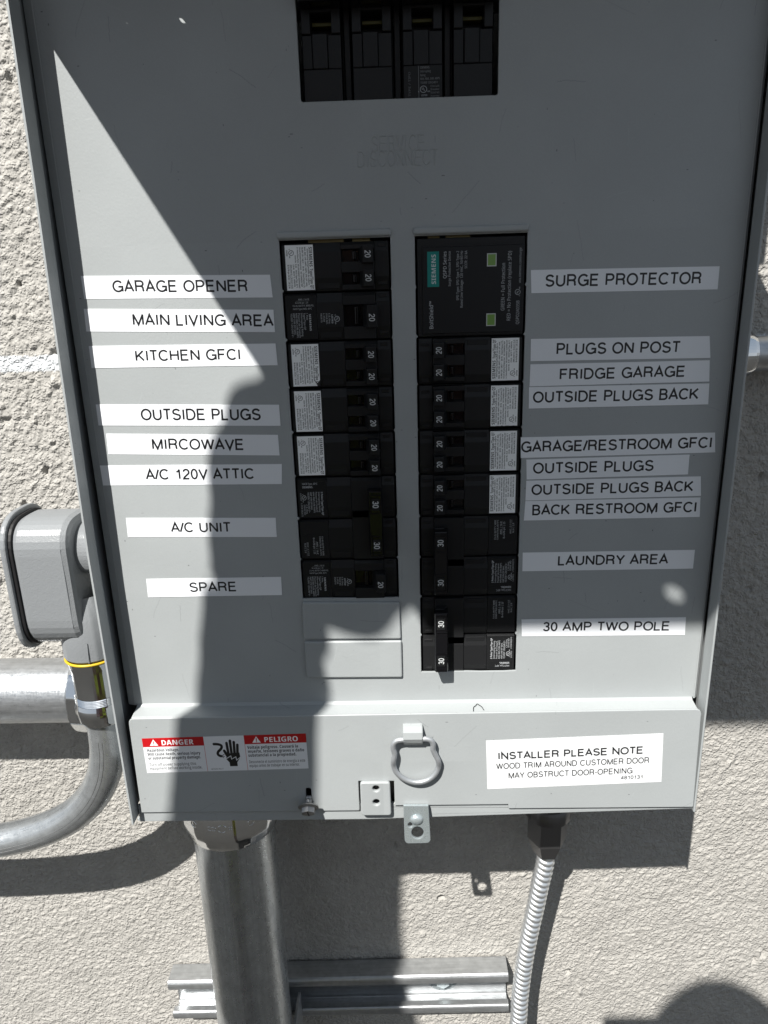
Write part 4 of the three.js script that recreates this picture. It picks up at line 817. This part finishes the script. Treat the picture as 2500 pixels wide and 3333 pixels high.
{
  // bent conduit: straight below the connector, then sweeping out to the left
  const p = thing('bent_conduit', 'galvanised elbow conduit curving down and left from the grey fitting', 'conduit', [EX, -0.303, EZ]);
  const pts = [[0, 0.006], [0, -0.012], [-0.001, -0.026], [-0.006, -0.045], [-0.0165, -0.0635], [-0.032, -0.079], [-0.052, -0.0905], [-0.075, -0.0985], [-0.100, -0.1035], [-0.135, -0.107], [-0.2, -0.110], [-0.6, -0.112]].map(([x, y]) => V(x, y, 0));
  obj('pipe', tubeUV(tube(pts, 0.0119, 160, 32), 0.72, 0.075), M.galvSmooth, p, { keepUV: true });
  const sm = []; for (const off of [-0.06, 0.16]) sm.push(tube(pts.slice(1, 10).map((q, i, a) => { const t = (a[Math.min(i + 1, a.length - 1)].clone().sub(a[Math.max(i - 1, 0)])).normalize(), nrm = V(-t.y, t.x, 0); return q.clone().addScaledVector(nrm, 0.0119 * Math.sin(off)).add(V(0, 0, 0.0119 * Math.cos(off) - 0.0001)); }), 0.00022, 120, 5));
  obj('weld_seam', sm, M.steelGrey, p);
}
{
  // armoured flexible cable with its connector
  const Zf = (x, y, z) => un(1200 + x / 2.37, 2600 + y / 2.37, z);
  const pts = [Zf(1372, 350, -0.060), Zf(1370, 420, -0.061), Zf(1355, 520, -0.062), Zf(1325, 650, -0.063), Zf(1285, 840, -0.065), Zf(1245, 1020, -0.066), Zf(1210, 1200, -0.067), Zf(1182, 1400, -0.068), Zf(1165, 1560, -0.068), Zf(1157, 1700, -0.068)];
  const l = pts[pts.length - 1]; pts.push(V(l.x - 0.006, l.y - 0.08, -0.068), V(l.x - 0.008, l.y - 0.2, -0.07), V(l.x - 0.004, GROUND + 0.2, -0.07), V(l.x, GROUND - 0.005, -0.07));
  const cv = curve(pts), LEN = cv.getLength(), N = Math.round(LEN / 0.00062), RS = 20, pit = 0.00545, fr = cv.computeFrenetFrames(N, false);
  const pos = [], uv = [], idx = [];
  for (let i = 0; i <= N; i++) {
    const c = cv.getPointAt(i / N), s = LEN * i / N;
    for (let j = 0; j <= RS; j++) {
      const a = j / RS * Math.PI * 2, ph = ((s / pit + a / (Math.PI * 2)) % 1 + 1) % 1, r = 0.0053 + 0.0020 * Math.pow(Math.sin(Math.PI * ph), 0.7);
      const n = fr.normals[i], b = fr.binormals[i]; pos.push(c.x + r * (Math.cos(a) * n.x + Math.sin(a) * b.x), c.y + r * (Math.cos(a) * n.y + Math.sin(a) * b.y), c.z + r * (Math.cos(a) * n.z + Math.sin(a) * b.z)); uv.push(s, a * 0.0065);
    }
  }
  for (let i = 0; i < N; i++) for (let j = 0; j < RS; j++) { const k = i * (RS + 1) + j; idx.push(k, k + RS + 1, k + 1, k + 1, k + RS + 1, k + RS + 2); }
  const g = new THREE.BufferGeometry(); g.setAttribute('position', new THREE.Float32BufferAttribute(pos, 3)); g.setAttribute('uv', new THREE.Float32BufferAttribute(uv, 2)); g.setIndex(idx); g.computeVertexNormals();
  tag(obj('flexible_cable', g, M.alu, scene, { keepUV: true }), 'silver armoured flexible cable hanging from the underside of the panel', 'cable');
  const top = pts[0], f = thing('cable_connector', 'hexagonal dark zinc connector holding the armoured cable under the panel', 'cable fitting', [top.x, -0.392, -0.060]);
  const hex = (r0, r1, y0, y1) => { const h = new THREE.CylinderGeometry(r1, r0, y1 - y0, 6, 1).toNonIndexed(); h.computeVertexNormals(); return h.rotateY(Math.PI / 6).translate(0, (y0 + y1) / 2, 0); };
  obj('nut', [hex(0.0098, 0.0150, -0.054, -0.040), hex(0.0150, 0.0150, -0.040, -0.018)], M.connector, f);
  obj('flange', lathe([[0.010, -0.018], [0.0172, -0.0178], [0.0175, -0.016], [0.0175, -0.008], [0.0165, -0.006], [0.011, -0.0058], [0.011, 0.0402]], V(0, 0, 0), V(0, 1, 0), 36), M.connector, f);
}
{
  // shallow strut channel on the wall
  const a = un(500 + 95 / 2.074, 2600 + 1245 / 2.074, -0.0794), b = un(1200 + 1085 / 2.37, 2600 + 1360 / 2.37, -0.0794);
  const len = Math.hypot(b.x - a.x, b.y - a.y), r = thing('strut_channel', 'galvanised strut channel fixed across the wall behind the thick conduit', 'strut channel', [a.x, a.y - 0.022, WALLZ]);
  r.rotation.z = Math.atan2(b.y - a.y, b.x - a.x);
  const h = 0.0222, d = 0.0206, t = 0.0024, z0 = 0.0006;
  const prof = roundPoly([[-h, z0, 0.003], [h, z0, 0.003], [h, d, 0.0042], [h - 0.0095, d, 0.0026], [h - 0.0095, d - 0.0065, 0.0004], [h - 0.0095 + t, d - 0.0065, 0.0004], [h - 0.0095 + t, d - t, 0.001], [h - t, d - t, 0.0022], [h - t, z0 + t, 0.002], [-h + t, z0 + t, 0.002], [-h + t, d - t, 0.0022], [-h + 0.0095 - t, d - t, 0.001], [-h + 0.0095 - t, d - 0.0065, 0.0004], [-h + 0.0095, d - 0.0065, 0.0004], [-h + 0.0095, d, 0.0026], [-h, d, 0.0042]], 0.001, 4);
  obj('channel', prism(prof, 'x', 0, len, 0.0002), M.galv, r);
  for (const x of [0.052, 0.243]) { const w = obj('washer', lathe([[0.0045, 0], [0.0142, 0], [0.0146, 0.0006], [0.0142, 0.0014], [0.0045, 0.0014]], V(x, 0.001, 0.0031), V(0, 0, 1), 40), M.zinc, r); obj('bolt_head', new THREE.CylinderGeometry(0.0062, 0.0065, 0.005, 6).rotateX(Math.PI / 2).translate(x, 0.001, 0.0072), M.zinc, w); }
  // clamp that holds the conduit to the channel
  const c = thing('pipe_clamp', 'galvanised strap clamp holding the thick conduit to the strut channel', 'pipe clamp', [-0.117, -0.626, -0.0485]);
  const band = []; { const s = new THREE.Shape(); s.absarc(0, 0, 0.0325, Math.PI * 1.04, -Math.PI * 0.04, true); s.absarc(0, 0, 0.0303, -Math.PI * 0.04, Math.PI * 1.04, false); s.closePath(); const g = new THREE.ExtrudeGeometry(s, { depth: 0.03, bevelEnabled: false, curveSegments: 40 }); g.rotateX(Math.PI / 2).scale(1, 1, 1); band.push(g.translate(0, 0.0, 0)); }
  obj('band', band, M.galv, c);
  obj('ear', [box(0.0315, 0.0338, -0.030, 0.014, -0.030, 0.004, 0.0006), box(-0.0338, -0.0315, -0.030, 0.0, -0.030, 0.004, 0.0006)], M.galv, c);
}

// ---------------------------------------------------------------- the photographer, whose raised arm, head and phone shade the panel
const sA = -SUN.x / SUN.z, sB = SUN.y / SUN.z;
const shadowOf = (sx, sy, z) => V(sx / 1000 - sA * z, sy / 1000 + sB * z, z);    // point at depth z whose shadow falls on (sx, sy) mm of the dead front
function capsule(a, b, r0, r1 = r0) {
  const d = b.clone().sub(a), l2 = Math.max(d.lengthSq(), 1e-9), ax = a.x, ay = a.y, az = a.z, dx = d.x, dy = d.y, dz = d.z;
  return (x, y, z) => { const px = x - ax, py = y - ay, pz = z - az; let t = (px * dx + py * dy + pz * dz) / l2; t = t < 0 ? 0 : t > 1 ? 1 : t; const qx = px - dx * t, qy = py - dy * t, qz = pz - dz * t; return Math.sqrt(qx * qx + qy * qy + qz * qz) - (r0 + (r1 - r0) * t); };
}
function ellipsoid(c, rx, ry, rz) { return (x, y, z) => { const a = (x - c.x) / rx, b = (y - c.y) / ry, d = (z - c.z) / rz, k = Math.sqrt(a * a + b * b + d * d); return (k - 1) * Math.min(rx, ry, rz); }; }
function blend(list, k) { return (x, y, z) => { let s = 1e9; for (const f of list) { const d = f(x, y, z), h = Math.max(k - Math.abs(s - d), 0) / k; s = Math.min(s, d) - h * h * k * 0.25; } return s; }; }
function surface(f, lo, hi, c) {                          // surface nets
  const nx = Math.ceil((hi.x - lo.x) / c) + 1, ny = Math.ceil((hi.y - lo.y) / c) + 1, nz = Math.ceil((hi.z - lo.z) / c) + 1, v = new Float32Array(nx * ny * nz);
  for (let k = 0, q = 0; k < nz; k++) for (let j = 0; j < ny; j++) for (let i = 0; i < nx; i++, q++) v[q] = f(lo.x + i * c, lo.y + j * c, lo.z + k * c);
  const id = new Int32Array(nx * ny * nz).fill(-1), pos = [], idx = [], at = (i, j, k) => (k * ny + j) * nx + i;
  for (let k = 0; k < nz - 1; k++) for (let j = 0; j < ny - 1; j++) for (let i = 0; i < nx - 1; i++) {
    let n = 0, sx = 0, sy = 0, sz = 0;
    const e = (i0, j0, k0, i1, j1, k1) => { const a = v[at(i0, j0, k0)], b = v[at(i1, j1, k1)]; if ((a < 0) !== (b < 0)) { const t = a / (a - b); sx += i0 + (i1 - i0) * t; sy += j0 + (j1 - j0) * t; sz += k0 + (k1 - k0) * t; n++; } };
    for (const a of [0, 1]) for (const b of [0, 1]) { e(i, j + a, k + b, i + 1, j + a, k + b); e(i + a, j, k + b, i + a, j + 1, k + b); e(i + a, j + b, k, i + a, j + b, k + 1); }
    if (n) { id[at(i, j, k)] = pos.length / 3; pos.push(lo.x + sx / n * c, lo.y + sy / n * c, lo.z + sz / n * c); }
  }
  const quad = (a, b, d, e, flip) => { if (a < 0 || b < 0 || d < 0 || e < 0) return; flip ? idx.push(a, d, b, a, e, d) : idx.push(a, b, d, a, d, e); };
  for (let k = 1; k < nz - 1; k++) for (let j = 1; j < ny - 1; j++) for (let i = 1; i < nx - 1; i++) {
    const s = v[at(i, j, k)] < 0;
    if (s !== (v[at(i + 1, j, k)] < 0)) quad(id[at(i, j - 1, k - 1)], id[at(i, j, k - 1)], id[at(i, j, k)], id[at(i, j - 1, k)], !s);
    if (s !== (v[at(i, j + 1, k)] < 0)) quad(id[at(i - 1, j, k - 1)], id[at(i - 1, j, k)], id[at(i, j, k)], id[at(i, j, k - 1)], !s);
    if (s !== (v[at(i, j, k + 1)] < 0)) quad(id[at(i - 1, j - 1, k)], id[at(i, j - 1, k)], id[at(i, j, k)], id[at(i - 1, j, k)], !s);
  }
  const g = new THREE.BufferGeometry(); g.setAttribute('position', new THREE.Float32BufferAttribute(pos, 3)); g.setIndex(idx);
  const nrm = new Float32Array(pos.length), E = c * 0.4;
  for (let i = 0; i < pos.length; i += 3) { const [x, y, z] = [pos[i], pos[i + 1], pos[i + 2]]; const n = V(f(x + E, y, z) - f(x - E, y, z), f(x, y + E, z) - f(x, y - E, z), f(x, y, z + E) - f(x, y, z - E)).normalize(); nrm.set([n.x, n.y, n.z], i); }
  g.setAttribute('normal', new THREE.BufferAttribute(nrm, 3));
  return g;
}
const chain = (pts, rad) => pts.slice(1).map((p, i) => capsule(pts[i], p, rad[i], rad[i + 1]));
{
  const SHL = V(-0.27, -0.01, 0.66), ELL = shadowOf(-99, -500, 0.57), WRL = shadowOf(-66, -206, 0.42);
  const SHR = V(0.10, -0.06, 0.65), ELR = V(0.175, -0.32, 0.605), HD = shadowOf(268, -668, 0.62);
  const cam = (x, y, z) => V(x, y, z).applyMatrix4(camera.matrixWorld);
  const WRR = cam(0.052, -0.150, 0.060);
  const NK = V(-0.05, 0.015, 0.665), CH = V(-0.075, -0.14, 0.685), PV = V(-0.08, -0.54, 0.70);
  const base = V(-0.08, GROUND, 0.71);
  const person = thing('person', 'person in dark maroon workwear with yellow-green stripes, holding up the door and a phone', 'person', [base.x, base.y, base.z]);
  const shift = (g) => g.translate(-base.x, -base.y, -base.z);
  // head with face, tipped towards the phone
  const F = (x, y, z) => { const p = V(x, y, z).applyAxisAngle(V(1, 0, 0), 0.42); return V(p.x, p.y, -p.z).add(HD); };   // +z local is the face side
  const head = blend([ellipsoid(HD.clone().add(V(0, 0.018, 0.006)), 0.078, 0.098, 0.098), capsule(F(0, -0.052, 0.028), F(0, -0.092, 0.052), 0.056, 0.034), capsule(F(0, 0.008, 0.088), F(0, -0.032, 0.108), 0.010, 0.015), capsule(F(-0.030, 0.022, 0.080), F(0.030, 0.022, 0.080), 0.017), capsule(F(-0.018, -0.066, 0.086), F(0.018, -0.066, 0.086), 0.009), capsule(F(-0.080, 0.014, 0.0), F(-0.081, -0.024, 0.006), 0.013, 0.009), capsule(F(0.080, 0.014, 0.0), F(0.081, -0.024, 0.006), 0.013, 0.009), capsule(HD.clone().add(V(0, -0.07, 0.03)), NK, 0.052, 0.058)], 0.022);
  // left hand spread over the door's left edge; right hand round the phone
  const S = shadowOf, onDoor = (sx, sy, up) => { const z = (0.121 - 0.004 * 0.5317 + up - sy / 1000) / (sB - 0.5317); return shadowOf(sx, sy, z); };
  const lh = [capsule(WRL, S(-40, -150, 0.395), 0.027, 0.030), capsule(WRL, S(-62, -150, 0.40), 0.026, 0.022), capsule(S(-40, -130, 0.385), S(-22, -190, 0.405), 0.022, 0.022), capsule(S(-56, -175, 0.405), S(-10, -200, 0.41), 0.022, 0.018),
    ...chain([S(-74, -172, 0.405), S(-73, -128, 0.37), S(-64, -100, 0.345), S(-53, -84, 0.33)], [0.022, 0.0155, 0.0135, 0.010]), capsule(S(-70, -140, 0.38), S(-38, -112, 0.37), 0.020, 0.018), capsule(S(-66, -120, 0.365), S(-44, -98, 0.35), 0.014, 0.012),
    ...chain([S(-34, -118, 0.385), onDoor(-6, -108, 0.030), onDoor(26, -104, 0.017), onDoor(46, -102, 0.010)], [0.017, 0.0105, 0.0095, 0.008]),
    ...chain([S(-24, -144, 0.392), onDoor(6, -136, 0.033), onDoor(42, -136, 0.018), onDoor(62, -136, 0.010)], [0.017, 0.0105, 0.0095, 0.008]),
    ...chain([S(-16, -172, 0.398), onDoor(14, -164, 0.032), onDoor(44, -166, 0.018), onDoor(62, -168, 0.010)], [0.016, 0.010, 0.009, 0.0078]),
    ...chain([S(-10, -198, 0.405), onDoor(10, -192, 0.030), onDoor(34, -194, 0.018), onDoor(48, -196, 0.010)], [0.015, 0.0095, 0.0085, 0.0072])];
  const rh = [capsule(WRR, cam(0.034, -0.092, 0.024), 0.026, 0.022), capsule(cam(0.032, -0.066, 0.022), cam(0.036, -0.118, 0.030), 0.017, 0.017),
    ...[0, 1, 2, 3].flatMap((i) => { const y = -0.056 - i * 0.0195, l = [0, 0.006, 0.003, -0.008][i]; return chain([cam(0.032, y, 0.020), cam(0.026, y - 0.001, -0.006), cam(0.004, y - 0.002, -0.0085), cam(-0.016 - l, y - 0.004, -0.0075)], [0.013, 0.0092, 0.0088, 0.0075]); }),
    ...chain([cam(0.034, -0.104, 0.036), cam(0.024, -0.078, 0.034), cam(0.006, -0.064, 0.022), cam(-0.008, -0.058, 0.020)], [0.017, 0.012, 0.010, 0.0085])];
  const arms = [...chain([SHL, ELL, WRL], [0.050, 0.037, 0.027]), ...chain([SHR, ELR, WRR], [0.050, 0.037, 0.025])];
  const HIPL = V(-0.165, -0.60, 0.70), HIPR = V(0.0, -0.60, 0.70), KNL = V(-0.17, -1.0, 0.69), KNR = V(0.01, -1.0, 0.69), ANL = V(-0.175, -1.37, 0.72), ANR = V(0.02, -1.37, 0.72);
  const core = [capsule(NK, CH, 0.055, 0.10), capsule(V(-0.205, -0.05, 0.675), V(0.045, -0.07, 0.67), 0.075), capsule(CH, PV, 0.125, 0.12), capsule(HIPL, KNL, 0.075, 0.052), capsule(KNL, ANL, 0.05, 0.036), capsule(HIPR, KNR, 0.075, 0.052), capsule(KNR, ANR, 0.05, 0.036)];
  const body = blend([...core, ...arms, capsule(HD.clone().add(V(0, -0.07, 0.03)), NK, 0.052, 0.058)], 0.05);
  const near = (c, r) => ({ lo: c.clone().subScalar(r), hi: c.clone().addScalar(r) });
  const skin = std({ color: lin(0.36, 0.20, 0.13), roughness: 0.55 });
  const hl = near(S(-30, -145, 0.385), 0.14), hr = near(cam(0.02, -0.09, 0.015), 0.115), hh = near(HD.clone().add(V(0, -0.01, 0)), 0.16);
  obj('body', [shift(surface(body, V(-0.50, -1.45, 0.36), V(0.30, 0.36, 0.90), 0.0135)), shift(surface(head, hh.lo, hh.hi, 0.0045)), shift(surface(blend(lh, 0.011), hl.lo, hl.hi, 0.0038)), shift(surface(blend(rh, 0.008), hr.lo, hr.hi, 0.0036))], skin, person);
  // clothing
  const shirtF = blend([capsule(NK.clone().add(V(0, -0.03, 0.0)), CH, 0.075, 0.118), capsule(V(-0.205, -0.05, 0.675), V(0.045, -0.07, 0.67), 0.088), capsule(CH, PV, 0.148, 0.142), capsule(V(-0.15, -0.16, 0.665), V(0.0, -0.16, 0.665), 0.10), ...chain([SHL, ELL, WRL], [0.062, 0.047, 0.0345]), ...chain([SHR, ELR, WRR], [0.062, 0.047, 0.033])], 0.05);
  const shirtCut = (x, y, z) => Math.max(shirtF(x, y, z), -0.66 - y, -capsule(WRL, WRL.clone().lerp(S(-40, -150, 0.395), 1.6), 0.03)(x, y, z), y - 0.055 - (x < -0.2 || z < 0.5 ? 1 : 0));
  const shirt = obj('shirt', shift(surface(shirtCut, V(-0.50, -0.70, 0.34), V(0.32, 0.44, 0.92), 0.0125)), std({ color: lin(0.075, 0.022, 0.026), roughness: 0.85 }), person);
  obj('stripe', [shift(surface((x, y, z) => Math.max(shirtF(x, y, z) - 0.004, Math.abs(x + 0.075) - 0.02, -0.64 - y, y + 0.10, z - 0.66), V(-0.13, -0.67, 0.48), V(-0.03, -0.05, 0.68), 0.008))], std({ color: lin(0.36, 0.50, 0.04), roughness: 0.7 }), shirt);
  const legsF = blend([capsule(PV.clone().add(V(-0.03, 0.02, 0)), PV.clone().add(V(0.03, 0.02, 0)), 0.128), capsule(HIPL, KNL, 0.092, 0.075), capsule(KNL, V(ANL.x, -1.40, 0.715), 0.074, 0.064), capsule(HIPR, KNR, 0.092, 0.075), capsule(KNR, V(ANR.x, -1.40, 0.715), 0.074, 0.064)], 0.04);
  const trousers = obj('trousers', shift(surface((x, y, z) => Math.max(legsF(x, y, z), y + 0.5, -1.405 - y), V(-0.34, -1.43, 0.52), V(0.18, -0.46, 0.90), 0.0135)), std({ color: lin(0.06, 0.022, 0.026), roughness: 0.85 }), person);
  for (const [hp, kn] of [[HIPL, KNL], [HIPR, KNR]]) obj('stripe', shift(surface((x, y, z) => Math.max(legsF(x, y, z) - 0.004, Math.abs(x - hp.x) - 0.02, -1.0 - y, y + 0.66, z - 0.69), V(hp.x - 0.05, -1.33, 0.52), V(hp.x + 0.05, -0.6, 0.71), 0.009)), std({ color: lin(0.36, 0.50, 0.04), roughness: 0.7 }), trousers);
  for (const a of [ANL, ANR]) obj('shoe', shift(surface((x, y, z) => Math.max(blend([capsule(V(a.x, GROUND + 0.055, 0.745), V(a.x, GROUND + 0.038, 0.56), 0.048, 0.040), capsule(V(a.x, GROUND + 0.1, 0.73), V(a.x, GROUND + 0.05, 0.73), 0.045)], 0.03)(x, y, z), GROUND + 0.001 - y), V(a.x - 0.08, GROUND - 0.02, 0.48), V(a.x + 0.08, GROUND + 0.18, 0.82), 0.008)), std({ color: lin(0.05, 0.035, 0.025), roughness: 0.7 }), person);
  const hairF = ellipsoid(HD.clone().add(V(0, 0.022, 0.010)), 0.0835, 0.1030, 0.1030);
  obj('hair', shift(surface((x, y, z) => Math.max(hairF(x, y, z), -(((y - HD.y) * 0.9 + (z - HD.z) * 1.0) - 0.015)), hh.lo, hh.hi, 0.005)), std({ color: lin(0.02, 0.014, 0.01), roughness: 0.7 }), person);
  for (const sx of [-1, 1]) obj('eye', shift((() => { const p = F(sx * 0.031, 0.006, 0.090); return new THREE.SphereGeometry(0.0105, 14, 10).translate(p.x, p.y, p.z); })()), std({ color: lin(0.5, 0.48, 0.45), roughness: 0.25 }), person);

  // the phone in the right hand, its lens where the picture was taken from
  const ph = thing('phone', 'black phone held upright in the person\'s right hand', 'phone', [0, 0, 0]);
  ph.position.copy(camera.position); ph.quaternion.copy(camera.quaternion);
  obj('case', box(-0.062, 0.013, -0.118, 0.030, 0.0030, 0.0115, 0.004, 3), M.blackGloss, ph);
  obj('screen', box(-0.0595, 0.0105, -0.1150, 0.0270, 0.0114, 0.0119, 0.0002), std({ color: lin(0.02, 0.02, 0.022), roughness: 0.1 }), ph);
}

renderer.render(scene, camera);
